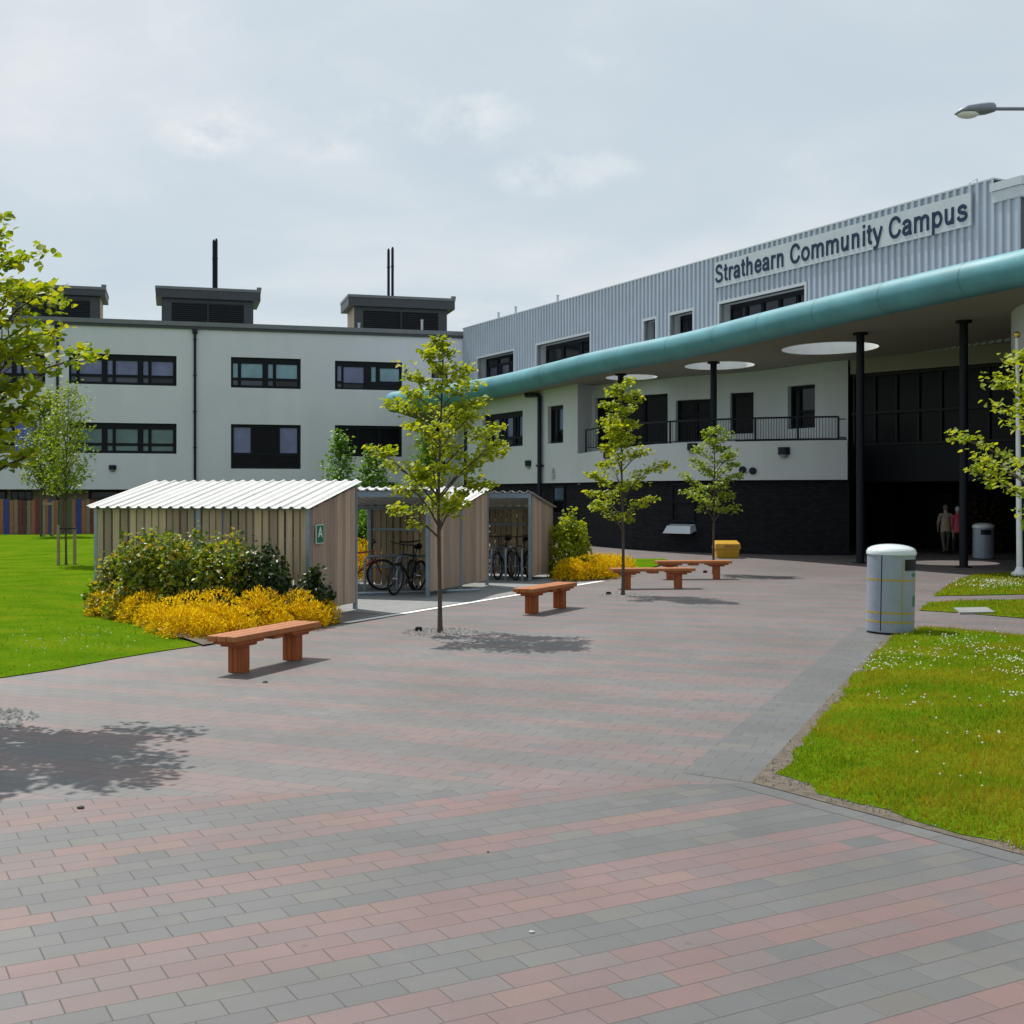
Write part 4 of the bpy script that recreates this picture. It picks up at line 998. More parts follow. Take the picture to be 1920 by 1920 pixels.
def tree(name, base, H, z0, prof, nb, nleaf, ls, seed, label, group, lmat, shape='maple', tr=.035, rise=.45, clump=.11, flat=.45, lean=(0, 0), gap=0.0, twig=True, sun_side=None):
    rs = np.random.RandomState(seed); r = random.Random(seed)
    t = root(name, tuple(base), label, 'tree', group)
    base = Vector(base)
    def tp_(z):
        q = z / H
        return base + Vector((lean[0] * q + .05 * math.sin(q * 5 + seed) * q, lean[1] * q + .05 * math.cos(q * 4 + seed) * q, z))
    mb = MB(); zs_ = [0, .06, .3] + [H * .97 * i / 12 for i in range(2, 13)]
    mb.tube([tp_(z) for z in zs_], [tr * 1.5, tr * 1.15] + [tr * (1 - .82 * z / H) for z in zs_[2:]], 8)
    C = []; Wt = []
    for i in range(nb):
        q = (i + .5) / nb; z = z0 + (H * .98 - z0) * q ** .92
        az = i * 2.39996 + r.uniform(-.5, .5) + seed; Rr = prof(q) * r.uniform(.72, 1.2)
        if gap and r.random() < gap: Rr *= .45
        zb = max(z0 * .85, z - Rr * rise * 1.3)
        a = tp_(zb); d = Vector((math.cos(az), math.sin(az), 0)); e = tp_(z) + d * Rr + Vector((0, 0, Rr * .12))
        m1 = a.lerp(e, .35) + Vector((0, 0, Rr * .10)); m2 = a.lerp(e, .7) + Vector((0, 0, Rr * .10))
        rr = tr * (.55 - .3 * q)
        mb.tube([a, m1, m2, e], [rr, rr * .75, rr * .5, rr * .2], 5)
        pts = [a, m1, m2, e]
        def along(u):
            u *= 3; k = min(2, int(u)); return pts[k].lerp(pts[k + 1], u - k)
        nc = 3 + int(Rr * 6)
        for j in range(nc):
            u = .30 + .72 * (j + r.random()) / nc; u = min(u, 1)
            p = along(u); side = Vector((-d.y, d.x, 0)) * r.uniform(-1, 1) * (Rr * .38 * (1.1 - .5 * u)) + Vector((0, 0, r.uniform(-.05, .07)))
            c = p + side
            if twig and side.length > .12: mb.tube([along(max(0, u - .15)), p.lerp(c, .5), c], [rr * .35, rr * .22, rr * .1], 4, caps=False)
            C.append(c); Wt.append(.6 + u)
    C.append(tp_(H * .96)); Wt.append(1.0); C.append(tp_(H * .9)); Wt.append(1.0)
    mb.build('trunk', M['bark'], t, smooth=True)
    C = np.array([tuple(c) for c in C]); Wt = np.array(Wt); Wt /= Wt.sum()
    idx = rs.choice(len(C), nleaf, p=Wt)
    s = clump * (.7 + .6 * rs.rand(len(C)))[idx][:, None]
    pos = C[idx] + np.clip(rs.normal(size=(nleaf, 3)), -1.9, 1.9) * s * np.array([1, 1, flat])
    nrm = rs.normal(size=(nleaf, 3)) * .5 + np.array([-.25, -.1, 1.0])
    ax = np.array([base.x, base.y]); out = pos[:, :2] - ax; out /= np.linalg.norm(out, axis=1, keepdims=True) + 1e-6
    dr = np.c_[out * .9, -.55 * np.ones(nleaf)]
    leaf_object('crown', pos, nrm, ls * (.65 + .6 * rs.rand(nleaf)), lmat, t, rs, shape, droop=dr)
    return t
def pf(*st):                                       # piecewise profile
    def f(q):
        for (a, x), (b, y) in zip(st, st[1:]):
            if a <= q <= b: return x + (y - x) * (q - a) / (b - a)
        return st[-1][1]
    return f
PLZ = 'young trees planted in a row along the plaza'
P1 = pf((0, .72), (.12, .88), (.35, 1.0), (.55, .72), (.8, .50), (1, .16))
b = G(825, 1186); tree('young_tree', b, 4.36, 1.62, P1, 28, 3700, .080, 3, 'tallest young tree in mid plaza, yellow-green, between the near bench and the cycle shelters', PLZ, M['leaf_plaza'], clump=.085, gap=.12)
P2 = pf((0, .62), (.15, .85), (.3, .8), (.5, .42), (.7, .5), (1, .16))
b = G(1168, 1116); tree('young_tree', b, 4.38, 1.5, P2, 24, 2700, .080, 8, 'yellow-green young tree beside the pair of crossed benches, in front of the balcony', PLZ, M['leaf_plaza'], clump=.085, gap=.15)
P3 = pf((0, .62), (.2, .85), (.45, .66), (.7, .6), (1, .25))
b = G(1338, 1076); tree('young_tree', b, 3.75, 1.55, P3, 22, 2200, .082, 5, 'smallest and farthest plaza tree, darker green, next to the yellow grit bin', PLZ, M['leaf_sap'], clump=.088, gap=.12)
P0 = pf((0, .6), (.2, .82), (.36, .95), (.42, 1.22), (.56, 1.22), (.62, 1.05), (.85, .85), (1, .35))
tree('young_tree', (-4.97, 10.85, 0), 4.62, 2.1, P0, 44, 5200, .080, 21, 'large leafy tree branch mass cut off by the left edge of the photo', PLZ, M['leaf_big'], tr=.045, clump=.08, gap=.12)
PR = pf((0, 1.0), (.25, 1.35), (.5, 1.15), (.75, .95), (1, .25))
tree('young_tree', (7.15, 15.6, 0), 4.25, 1.5, PR, 30, 3000, .080, 33, 'tree at the right edge of the photo whose branches cross the white flagpole', PLZ, M['leaf_plaza'], tr=.045, clump=.09, gap=.08)
SAP = 'slim staked saplings on the left lawn'
zg = lambda x, y: zl(x, y)
b = G(124, 1072); b.z = zg(b.x, b.y)
PS = pf((0, .45), (.25, .68), (.55, .62), (.85, .36), (1, .1))
tree('sapling', b, 4.75, 1.95, PS, 34, 2300, .082, 41, 'nearest lawn sapling held between two short timber stakes', SAP, M['leaf_sap'], tr=.032, rise=1.1, clump=.12, flat=1.0)
sb = [(109.5, 985), (140, 988)]
for i, (x, yt) in enumerate(sb):
    p = G(x, 1074); p.y = b.y + (-.08 if i == 0 else .06); p.x = (x - CX) * p.y / F; p.z = zg(p.x, p.y) - .05
    h = CH + (HZ - yt) * p.y / F
    mb = MB(); mb.tube([p, Vector((p.x, p.y, h - .02)), Vector((p.x, p.y, h))], [.045, .043, .036], 8)
    tag(mb.build('tree_stake', M['stake']), ['short round timber stake to the left of the nearest lawn sapling', 'short round timber stake to the right of the nearest lawn sapling'][i], 'stake', 'timber stakes beside the nearest sapling')
mb = MB(); h = CH + (HZ - 990) * b.y / F
mb.tube([Vector(((107 - CX) * b.y / F, b.y - .1, h)), Vector((b.x, b.y - .05, h - .02)), Vector(((143 - CX) * b.y / F, b.y, h))], .018, 6)
tag(mb.build('tree_tie', M['black']), 'black rubber tie strapping the nearest sapling to its two stakes', 'tree tie')
for x, y, H, sd, lb in ((77, 1013, 6.2, 51, 'left one of the two far saplings standing by the coloured fence'), (96, 1011, 6.6, 57, 'right one of the two far saplings standing by the coloured fence')):
    q = G(x, y); q.y = min(q.y, 54.5); q.x = (x - CX) * q.y / F; q.z = zg(q.x, q.y) - .02
    tree('sapling', q, H, 2.3, pf((0, .8), (.3, .95), (.6, .75), (1, .15)), 26, 2200, .12, sd, lb, SAP, M['leaf_sap'], tr=.05, rise=1.1, clump=.17, flat=1.0)
q = G(95, 1010); q.y = 54.2; q.x = (92 - CX) * q.y / F; 
mb = MB(); mb.tube([(q.x - .1, q.y - .3, .1), (q.x - .1, q.y - .3, 1.75)], .05, 6); mb.tube([(q.x + .28, q.y - .3, .1), (q.x + .28, q.y - .3, 1.75)], .05, 6); mb.box(q.x - .16, q.x + .34, q.y - .36, q.y - .30, 1.55, 1.68)
tag(mb.build('stake_frame', M['stake']), 'paired stake frame in front of the two far saplings by the coloured fence', 'stake')
BK = 'dark green slim trees behind the cycle shelters'
for x, yt, Y, sd, lb in ((636, 812, 42, 61, 'slim green tree rising behind the first shelter roof, taller of the left pair'), (702, 842, 41, 63, 'slim green tree rising behind the first shelter roof, shorter of the left pair'), (796, 800, 44, 67, 'slim green tree half hidden behind the tallest plaza tree')):
    H = CH + (HZ - yt) * Y / F
    tree('slim_tree', ((x - CX) * Y / F, Y, 0), H, 1.2, pf((0, .7), (.4, .62), (.7, .4), (1, .12)), 26, 1900, .12, sd, lb, BK, M['leaf_dark'], tr=.04, rise=1.2, clump=.14, flat=1.1)

# ------------------------------------------------------------------ shrubs and golden ground cover
def mound_points(rs, c, rx, ry, h, n, shell=.55):
    d = rs.normal(size=(n, 3)); d[:, 2] = np.abs(d[:, 2]); d /= np.linalg.norm(d, axis=1, keepdims=True)
    rr = shell + (1 - shell) * rs.rand(n) ** .6
    lump = 1 + .16 * np.sin(d[:, 0] * 7 + c[0] * 3) * np.cos(d[:, 1] * 6 + c[1] * 5) + .10 * np.sin(d[:, 2] * 9 + c[0])
    p = d * (rr * lump)[:, None] * np.array([rx, ry, h]) + np.array([c[0], c[1], c[2]])
    return p, d
def shrub(loc, rx, ry, h, n, ls, seed, label, group, mat, name='shrub', shape='maple', sprigs=18):
    rs = np.random.RandomState(seed); t = root(name, loc, label, 'shrub', group)
    p, d = mound_points(rs, loc, rx, ry, h, n)
    q = []; e = []                                    # sprigs that stick out of the outline
    for i in range(sprigs):
        v = rs.normal(size=3); v[2] = abs(v[2]) + .4; v /= np.linalg.norm(v)
        for k in range(14): q.append(np.array(loc) + v * np.array([rx, ry, h]) * (.85 + .30 * k / 14) + rs.normal(size=3) * .035); e.append(v)
    p = np.concatenate([p, np.array(q)]); d = np.concatenate([d, np.array(e)])
    nrm = d * .6 + rs.normal(size=p.shape) * .6 + np.array([0, 0, .35])
    leaf_object('foliage', p, nrm, ls * (.6 + .7 * rs.rand(len(p))), mat, t, rs, shape)
    mb = MB()
    for k in range(7):
        a = k * .9; mb.tube([Vector(loc) + Vector((.05 * math.cos(a), .05 * math.sin(a), 0)), Vector(loc) + Vector((rx * .35 * math.cos(a), ry * .35 * math.sin(a), h * .5)), Vector(loc) + Vector((rx * .6 * math.cos(a), ry * .6 * math.sin(a), h * .8))], [.022, .016, .006], 5)
    mb.build('stem', M['bark'], t)
    return t
def golden(name, mounds, seed, label):
    rs = np.random.RandomState(seed); P = []; D = []
    for (x, y, rx, h) in mounds:
        n = int(5200 * rx * (h + .3)); p, d = mound_points(rs, (x, y, .02), rx * .92, rx * .85, h * rs.uniform(.75, 1.15), n, .62); P.append(p); D.append(d)
        k = int(n * .22); v = rs.normal(size=(k, 3)); v[:, 2] = np.abs(v[:, 2]) + .5; v /= np.linalg.norm(v, axis=1, keepdims=True)
        P.append(np.array([x, y, .02]) + v * np.array([rx, rx, h]) * (1.0 + .16 * rs.rand(k, 1))); D.append(v)
    P = np.concatenate(P); D = np.concatenate(D)
    nrm = rs.normal(size=P.shape)
    o = leaf_object(name, P, nrm, .06 * (.5 + .9 * rs.rand(len(P))), M['leaf_gold'], None, rs, 'tuft', droop=D * 2.2)
    return tag(o, label, 'ground cover', None, 'stuff')
FS_ = 'glossy shrubs against the back of the nearest shelter'
for loc, rx, ry, h, n, sd, lb, m in (
        ((-6.45, 20.3, 0), .58, .5, 1.05, 2000, 1, 'low glossy shrub at the far left end of the front bed', 'leaf_shrub'),
        ((-5.85, 19.75, 0), .66, .52, 1.32, 2500, 2, 'rounded glossy shrub with bronze tips, second from the left in the front bed', 'leaf_shrub'),
        ((-5.08, 19.35, 0), .66, .52, 1.38, 2600, 3, 'tallest glossy shrub in the middle of the front bed', 'leaf_shrub'),
        ((-4.38, 19.05, 0), .62, .52, 1.30, 2500, 4, 'glossy shrub with orange-tinged leaves right of the tallest one in the front bed', 'leaf_shrub'),
        ((-3.82, 18.95, 0), .42, .42, 1.22, 1700, 5, 'dark upright shrub in front of the shelter corner post', 'leaf_shrubdark'),
        ((-3.12, 19.15, 0), .34, .32, .78, 900, 6, 'small dark drooping shrub below the green sign', 'leaf_shrubdark')):
    shrub(loc, rx, ry, h, n, .075, sd, lb, FS_, M[m])
golden('golden_ground_cover', [(-6.55, 20.05, .40, .42), (-6.15, 19.7, .42, .46), (-5.75, 19.15, .40, .40), (-5.4, 18.5, .30, .30), (-4.95, 17.75, .36, .44), (-4.58, 17.2, .36, .36), (-4.22, 17.0, .26, .30), (-4.28, 17.75, .42, .56), (-3.88, 17.4, .30, .34), (-3.72, 18.1, .40, .55), (-3.42, 17.85, .26, .28), (-3.22, 18.4, .36, .50), (-3.02, 18.6, .30, .32), (-2.92, 19.0, .28, .32), (-4.75, 18.3, .46, .48), (-3.3, 18.9, .36, .40)], 71, 'mass of golden yellow low foliage spilling over the front bed edge')
shrub((1.42, 29.6, 0), .52, .5, 1.5, 2200, .09, 8, 'bright green shrub against the right end of the far cycle shelter', None, M['leaf_plaza'])
golden('golden_ground_cover', [(1.35, 28.55, .42, .45), (1.75, 28.9, .44, .5), (2.15, 29.5, .46, .5), (2.5, 30.2, .42, .45), (2.05, 30.4, .45, .5), (2.45, 31.2, .45, .45), (2.8, 31.3, .36, .38), (2.85, 32.2, .4, .4), (1.7, 29.8, .4, .5)], 73, 'band of golden yellow low foliage between the far shelter and the crossed benches')
BH = 'shrubs growing behind the open cycle shelters'
shrub((-3.75, 30.4, 0), .8, .6, 1.75, 2200, .10, 12, 'bright green bush seen through the gap right of the nearest shelter', BH, M['leaf_dark'])
shrub((.15, 31.6, 0), .9, .6, 1.6, 1800, .10, 13, 'rust-brown bush showing through the slats of the far shelter', BH, M['leaf_rust'])
shrub((-2.6, 31.2, 0), .9, .6, 1.5, 1800, .10, 14, 'yellow bush showing through the slats of the middle shelter', BH, M['leaf_gold'])
golden('golden_ground_cover', [(-3.55, 28.6, .45, .85), (-3.05, 28.9, .4, .6)], 75, 'patch of golden foliage in the gap behind the red bicycle')
EP = 'rust-leaved shapes standing in for reflections in the dark entrance'
shrub((16.4, 42.6, 0), .8, .7, 2.7, 900, .12, 15, 'rust-leaved shrub shape added for a dim reflection behind the bin under the canopy', EP, M['leaf_rust'], sprigs=8)  # leaf mound added in place of reddish reflections in the entrance

# ------------------------------------------------------------------ coloured fence
fy = 57.2
fa = Vector(((-60 - CX) * fy / F, fy)); FR = Frame(fa, Vector((1, .02)))
fn = root('slat_fence', tuple(FR.P(4, .15, 0)), 'fence of upright slats painted green, orange, blue and dark red behind the left lawn', 'fence')
seq = ['g', 'o', 'b', 'o', 'g', 'm', 'g', 'o', 'b', 'o', 'w', 'm', 'd', 'w', 'o', 'm']
cm = {'g': (.045, .10, .05), 'o': (.30, .105, .05), 'b': (.02, .045, .26), 'm': (.15, .025, .03), 'w': (.20, .16, .11), 'd': (.06, .04, .035)}
cn = {'g': 'green_slat_paint', 'o': 'orange_slat_paint', 'b': 'blue_slat_paint', 'm': 'maroon_slat_paint', 'w': 'bare_slat_timber', 'd': 'brown_slat_stain'}
mats = {k: simple(cn[k], v, .7, 0, .15, 9) for k, v in cm.items()}
ks = list(mats); mb = MB(); s = 0; i = 0; r = random.Random(4)
while s < 12:
    c = seq[i % len(seq)]; w_ = .17 if c != 'b' else .24
    if not 6.6 < s < 8.4 or i % 3 == 0: mb.fbox(FR, s, s + w_, .12, 1.78 + r.uniform(-.05, .05), 0, .03, ks.index(c))
    s += w_ + .03; i += 1
mb.build('slats', [mats[k] for k in ks], fn)
mb = MB()
for z in (.45, 1.4): mb.fbox(FR, 0, 12, z, z + .09, -.06, -.005)
for k in range(7): mb.fbox(FR, k * 2, k * 2 + .1, 0, 1.7, -.16, -.065)
mb.build('rail', M['stake'], fn)

# ------------------------------------------------------------------ benches
BN = 'low orange-brown timber benches on the plaza'
def bench():
    t = root('bench', (0, 0, 0), 'x', 'bench', BN)
    L_ = 1.80; mb = MB(); w_ = .122
    for k in (-1, 0, 1): mb.box(-L_ / 2, L_ / 2, k * (w_ + .008) - w_ / 2, k * (w_ + .008) + w_ / 2, .375, .44)
    mb.build('seat', M['benchtop'], t, bevel=.014)
    for sx in (-.56, .56):
        mb = MB()
        for k in (-1, 0, 1): mb.box(sx - .072, sx + .072, k * .066 - .031, k * .066 + .031, 0, .30)
        lg = mb.build('leg', M['benchleg'], t, bevel=.008)
        mb = MB(); mb.box(sx - .17, sx + .17, -.13, .13, .302, .335); mb.box(sx - .26, sx + .26, -.165, .165, .337, .374); mb.build('bearer', M['benchleg'], lg, bevel=.006)
    mb = MB(); mb.box(-.10, .10, -.17, .17, .33, .374); mb.build('cross_batten', M['benchleg'], t, bevel=.006)
    return t
B0 = bench()
for i, (l0, l1, lb) in enumerate((((447, 1258), (550, 1239), 'nearest timber bench, beside the golden ground cover'), ((1003, 1149), (1044, 1141), 'timber bench at the end of the white line, seen nearly end-on'),
                                  ((1170, 1104), (1276, 1103), 'nearer of the two broadside benches, just behind the plaza tree trunk'), ((1249, 1086), (1350, 1085.5), 'farthest timber bench, broadside, in front of the yellow grit bin'))):
    a, b = G(*l0), G(*l1); o = B0 if i == 0 else copy_tree(B0)
    m = (a + b) / 2; o.location = (m.x, m.y, 0); o.rotation_euler.z = math.atan2(b.y - a.y, b.x - a.x); o['label'] = lb
    if i == 0: o.rotation_euler.z = R(68)

# ------------------------------------------------------------------ bins
def bin_(loc, rz, h, label, lean=0, r=.335, bands=True):
    t = root('litter_bin', (0, 0, 0), label, 'bin', 'round grey litter bins')
    mb = MB(); mb.lathe([(r, .03), (r * 1.01, .06), (r * 1.01, h - .155), (r * .985, h - .15)], 48); mb.build('body', M['binbody'], t, smooth=True)
    mb = MB(); mb.lathe([(r * .97, 0), (r * .97, .05)], 40); mb.build('base', M['black'], t, smooth=True)
    mb = MB(); prof = [(r * 1.0, h - .16), (r * 1.05, h - .15), (r * 1.055, h - .115), (r * 1.03, h - .095)] + [(r * 1.02 * math.cos(a), h - .095 + .095 * math.sin(a)) for a in [R(x) for x in (15, 30, 45, 60, 75, 88)]]
    mb.lathe(prof, 48); mb.build('lid', M['binlid'], t, smooth=True)
    def patch(a0, a1, z0, z1, off, mat, name, par):
        mb = MB(); mb.lathe([(r * 1.0, z0), (r * 1.01 + off, z0), (r * 1.01 + off, z1), (r * 1.0, z1)], 14, a0=a0, a1=a1); return mb.build(name, mat, par, smooth=False, recalc=False)
    f = -math.pi / 2
    patch(f + R(30), f + R(88), h - .37, h - .21, .004, M['black'], 'aperture', t)
    for (a, z0, z1) in ((-26, .05, h - .16),): patch(f + R(a) - .02, f + R(a) + .02, z0, z1, .003, M['pipe'], 'door_seam', t)
    if bands:
        for z in (.765, .295, .165): patch(f - R(90), f + R(92), z, z + .028, .003, M['gold'], 'band', t)
        patch(f + R(23), f + R(25.5), .2, h - .17, .003, M['gold'], 'door_edge', t)
        patch(f + R(60), f + R(74), .40, .56, .003, M['greensign'], 'emblem', t)
        patch(f + R(55), f + R(72), h - .46, h - .41, .003, M['greensign'], 'emblem', t)
        mb = MB(); a = f - R(20); mb.tube([(r * 1.005 * math.cos(a), r * 1.005 * math.sin(a), h - .28), (r * 1.04 * math.cos(a), r * 1.04 * math.sin(a), h - .28)], .018, 10); mb.build('lock', M['chrome'], t)
    t.location = loc; t.rotation_euler = (0, lean, rz); return t
b = G(1682, 1191); b.y += .33; bin_(b, math.atan2(-b.x, b.y) * .8, 1.29, 'dome-topped grey litter bin with thin gold bands at the corner of the right lawn', R(1.0))
b = G(1851, 1049); b.y += .3; bin_(b, R(-65), 1.13, 'shaded grey litter bin without bands under the canopy near the flagpole', 0, .32, False)

# ------------------------------------------------------------------ flagpole, street lamp, grit bin
b = G(1912, 1078, .03); t = root('flagpole', tuple(b), 'white flagpole with a gold ball finial at the right edge', 'flagpole')
zt = CH + (HZ - 634) * b.y / F; dx = (1907 - CX) / F * b.y - b.x
mb = MB(); mb.tube([b, b + Vector((dx, 0, zt - b.z))], [.075, .045], 16); mb.build('pole', M['white'], t, smooth=True)
mb = MB(); mb.lathe([(.2, -.02), (.2, .05), (.12, .10), (.08, .2)], 20, tuple(b)); mb.build('base_collar', M['white'], t, smooth=True)
tp0 = b + Vector((dx, 0, zt - b.z)); mb = MB(); mb.lathe([(.001, 0)] + [(.085 * math.sin(a), .085 - .085 * math.cos(a)) for a in [math.pi * i / 10 for i in range(1, 10)]] + [(.001, .17)], 16, tuple(tp0)); mb.build('finial', M['goldball'], t, smooth=True)
Yl = 22.0; hd = at(1828, 207, Yl); t = root('street_lamp', (hd.x + 2.6, Yl, 0), 'grey street lamp head on a thin arm reaching in from the upper right edge', 'street lamp')
mb = MB(); zl_ = at(1866, 204, Yl)
mb.tube([zl_ + Vector((-.05, 0, 0)), zl_ + Vector((1.7, 0, .0)), Vector((hd.x + 2.4, Yl, zl_.z - .15)), Vector((hd.x + 2.6, Yl, zl_.z - .6)), Vector((hd.x + 2.6, Yl, 4)), Vector((hd.x + 2.6, Yl, 0))], [.032, .034, .045, .05, .06, .085], 12); mb.build('pole', M['lampgrey'], t, smooth=True)
sec = [(1790, 213, 2, .02), (1797, 206, 9, .10), (1812, 199, 15, .15), (1832, 196, 19, .17), (1850, 193.5, 20, .15), (1861, 193.5, 17, .11), (1866, 197, 12, .06)]
mb = MB(); rg = []
for x, y0, hh, wd in sec:
    p0 = at(x, y0, Yl); p1 = at(x, y0 + hh, Yl); hz = (p0.z - p1.z) / 2; c = (p0 + p1) / 2
    rg.append([c + Vector((0, wd * math.copysign(abs(math.cos(a)) ** .7, math.cos(a)), hz * math.copysign(abs(math.sin(a)) ** .7, math.sin(a)))) for a in [2 * math.pi * k / 16 for k in range(16)]])
vs_ = [q for g_ in rg for q in g_]; fs_ = [(i * 16 + k, i * 16 + (k + 1) % 16, (i + 1) * 16 + (k + 1) % 16, (i + 1) * 16 + k) for i in range(len(rg) - 1) for k in range(16)] + [tuple(range(16)), tuple((len(rg) - 1) * 16 + k for k in range(16))]
mb.add(vs_, fs_); h_ = mb.build('lamp_head', M['lampgrey'], t, smooth=True)
mb = MB(); p0 = at(1793, 214, Yl); p1 = at(1836, 212, Yl); c = (p0 + p1) / 2; hx = (p1 - p0).length / 2
vs_ = []; fs_ = []
for i in range(7):
    a = i / 6 * math.pi / 2
    for k in range(20): q = 2 * math.pi * k / 20; vs_.append(c + Vector((hx * math.cos(a) * math.cos(q), .14 * math.cos(a) * math.sin(q), -.085 * math.sin(a))))
fs_ = [(i * 20 + k, i * 20 + (k + 1) % 20, (i + 1) * 20 + (k + 1) % 20, (i + 1) * 20 + k) for i in range(6) for k in range(20)]
mb.add(vs_, fs_); mb.build('lens_bowl', M['white'], h_, smooth=True)
b = G(1365, 1047); b.y += .3; t = root('grit_bin', tuple(b), 'yellow grit bin with a sloping lid against the dark brick wall', 'grit bin')
mb = MB(); mb.hexa([b + Vector(v) for v in ((-.33, -.24, 0), (.34, -.24, 0), (.34, .26, 0), (-.33, .26, 0), (-.38, -.3, .3), (.38, -.3, .3), (.38, .3, .3), (-.38, .3, .3))]); mb.build('body', M['yellowbin'], t, bevel=.02)
mb = MB(); mb.hexa([b + Vector(v) for v in ((-.41, -.34, .3), (.41, -.34, .3), (.41, .33, .3), (-.41, .33, .3), (-.39, -.30, .46), (.39, -.30, .46), (.39, .30, .55), (-.39, .30, .55))]); ld = mb.build('lid', M['yellowbin'], t, bevel=.025)
mb = MB(); mb.box(b.x - .12, b.x + .34, b.y - .345, b.y - .33, .35, .42); mb.build('label_strip', M['yellowlid'], ld)

# ------------------------------------------------------------------ cycle shelters
gd_ = Vector((.31, .951)).normalized(); ld_ = Vector((-gd_.y, gd_.x))          # gd: away from us, ld: to the left
def shelter(hi, facing, length, label, post0=0.0, backskip=0.0, sign=False, zl0=1.80, zh=2.16, dep=1.75):
    """hi = ground point of the high right corner; facing = +1 opens away from us, -1 opens to us"""
    hi = Vector((hi[0], hi[1])); lo_dir = gd_ * (-facing)                        # from high to low edge
    t = root('cycle_shelter', (hi.x + ld_.x * length / 2, hi.y + ld_.y * length / 2, 0), label, 'cycle shelter', 'timber cycle shelters with white corrugated roofs')
    P = lambda l, q, z: Vector((hi.x + ld_.x * l + lo_dir.x * q, hi.y + ld_.y * l + lo_dir.y * q, z))
    zr = lambda q: zh + (zl0 - zh) * q / dep
    r = random.Random(int(hi.y * 10))
    # roof
    mb = MB(); n = int(length / .025); vs = []; 
    q0, q1 = -.10, dep + .16
    for i in range(n + 1):
        l = -.09 + (length + .18) * i / n; ph = (l / .205) % 1
        c = .034 if ph < .20 else (.034 * (1 - (ph - .20) / .12) if ph < .32 else (0 if ph < .88 else .034 * (ph - .88) / .12))
        vs += [P(l, q0, zr(q0) + .02 + c), P(l, q1, zr(q1) + .02 + c), P(l, q1, zr(q1) + .012 + c), P(l, q0, zr(q0) + .012 + c)]
    fs = []
    for i in range(n): a = i * 4; fs += [(a, a + 1, a + 5, a + 4), (a + 1, a + 2, a + 6, a + 5), (a + 3, a + 7, a + 6, a + 2), (a, a + 4, a + 7, a + 3)]
    mb.add(vs, fs); mb.build('roof', M['sheet'], t)
    # boards at the two ends
    for l in (0.0, length):
        mb = MB(); q = .06
        while q < dep - .02:
            w_ = min(.093, dep - q); tt = .022
            o = -.03 if l == 0 else .03
            z0 = .12 + r.uniform(-.004, .004)
            mb.hexa([P(l + o, q, z0), P(l + o, q + w_, z0), P(l + o + tt, q + w_, z0), P(l + o + tt, q, z0), P(l + o, q, zr(q) - .02), P(l + o, q + w_, zr(q + w_) - .02), P(l + o + tt, q + w_, zr(q + w_) - .02), P(l + o + tt, q, zr(q) - .02)])
            q += w_ + .007
        mb.build('side_panel', M['boardside'], t)
        mb = MB(); o = .035 if l == 0 else -.035
        mb.hexa([P(l - .03, 0, zr(0) - .05), P(l - .03, dep, zr(dep) - .05), P(l + .03, dep, zr(dep) - .05), P(l + .03, 0, zr(0) - .05), P(l - .03, 0, zr(0) + .01), P(l - .03, dep, zr(dep) + .01), P(l + .03, dep, zr(dep) + .01), P(l + .03, 0, zr(0) + .01)])
        mb.build('end_rafter', M['galv'], t)
    # back boards along the low edge
    mb = MB(); l = .03
    while l < length - backskip - .05:
        w_ = .112 + r.uniform(-.02, .015); z0 = .10 + r.uniform(-.01, .01); q = dep + r.uniform(-.006, .006)
        mb.hexa([P(l, q, z0), P(l + w_, q, z0), P(l + w_, q + .024, z0), P(l, q + .024, z0), P(l, q, zr(dep) - .04), P(l + w_, q, zr(dep) - .04), P(l + w_, q + .024, zr(dep) - .04), P(l, q + .024, zr(dep) - .04)])
        l += w_ + r.uniform(.022, .045)
    mb.build('back_panel', M['boardback'], t)
    # steel frame
    for l in (0, length / 2, length):
        for q in (0, dep):
            mb = MB(); a = .032
            mb.hexa([P(l - a, q - a, -.02), P(l + a, q - a, -.02), P(l + a, q + a, -.02), P(l - a, q + a, -.02), P(l - a, q - a, zr(q) + .0), P(l + a, q - a, zr(q)), P(l + a, q + a, zr(q)), P(l - a, q + a, zr(q))])
            if l != length / 2 or q == dep: mb.build('post', M['galv'], t)
    mb = MB(); a = .035; mb.hexa([P(0, -a, zh - .10), P(length, -a, zh - .10), P(length, a, zh - .10), P(0, a, zh - .10), P(0, -a, zh + .012), P(length, -a, zh + .012), P(length, a, zh + .012), P(0, a, zh + .012)]); mb.build('beam', M['galv'], t)
    mb = MB()
    for z in (.45, 1.25): mb.hexa([P(0, dep - .05, z), P(length - backskip, dep - .05, z), P(length - backskip, dep - .01, z), P(0, dep - .01, z), P(0, dep - .05, z + .05), P(length - backskip, dep - .05, z + .05), P(length - backskip, dep - .01, z + .05), P(0, dep - .01, z + .05)])
    mb.hexa([P(0, dep - .05, zl0 - .07), P(length, dep - .05, zl0 - .07), P(length, dep - .005, zl0 - .07), P(0, dep - .005, zl0 - .07), P(0, dep - .05, zl0 + .0), P(length, dep - .05, zl0 + .0), P(length, dep - .005, zl0 + .0), P(0, dep - .005, zl0 + .0)])
    mb.build('rail', M['galv'], t)
    return t, P
hA = G(666, 1142); tA, PA = shelter(hA, +1, 4.05, 'nearest cycle shelter, back turned, with the green letter A sign on its end wall', zh=2.2)
hB = G(802, 1121); tB, PB = shelter(hB, -1, 4.05, 'second cycle shelter, open side facing the nearest one, bicycles inside', backskip=2.1, zh=2.06, zl0=1.76)
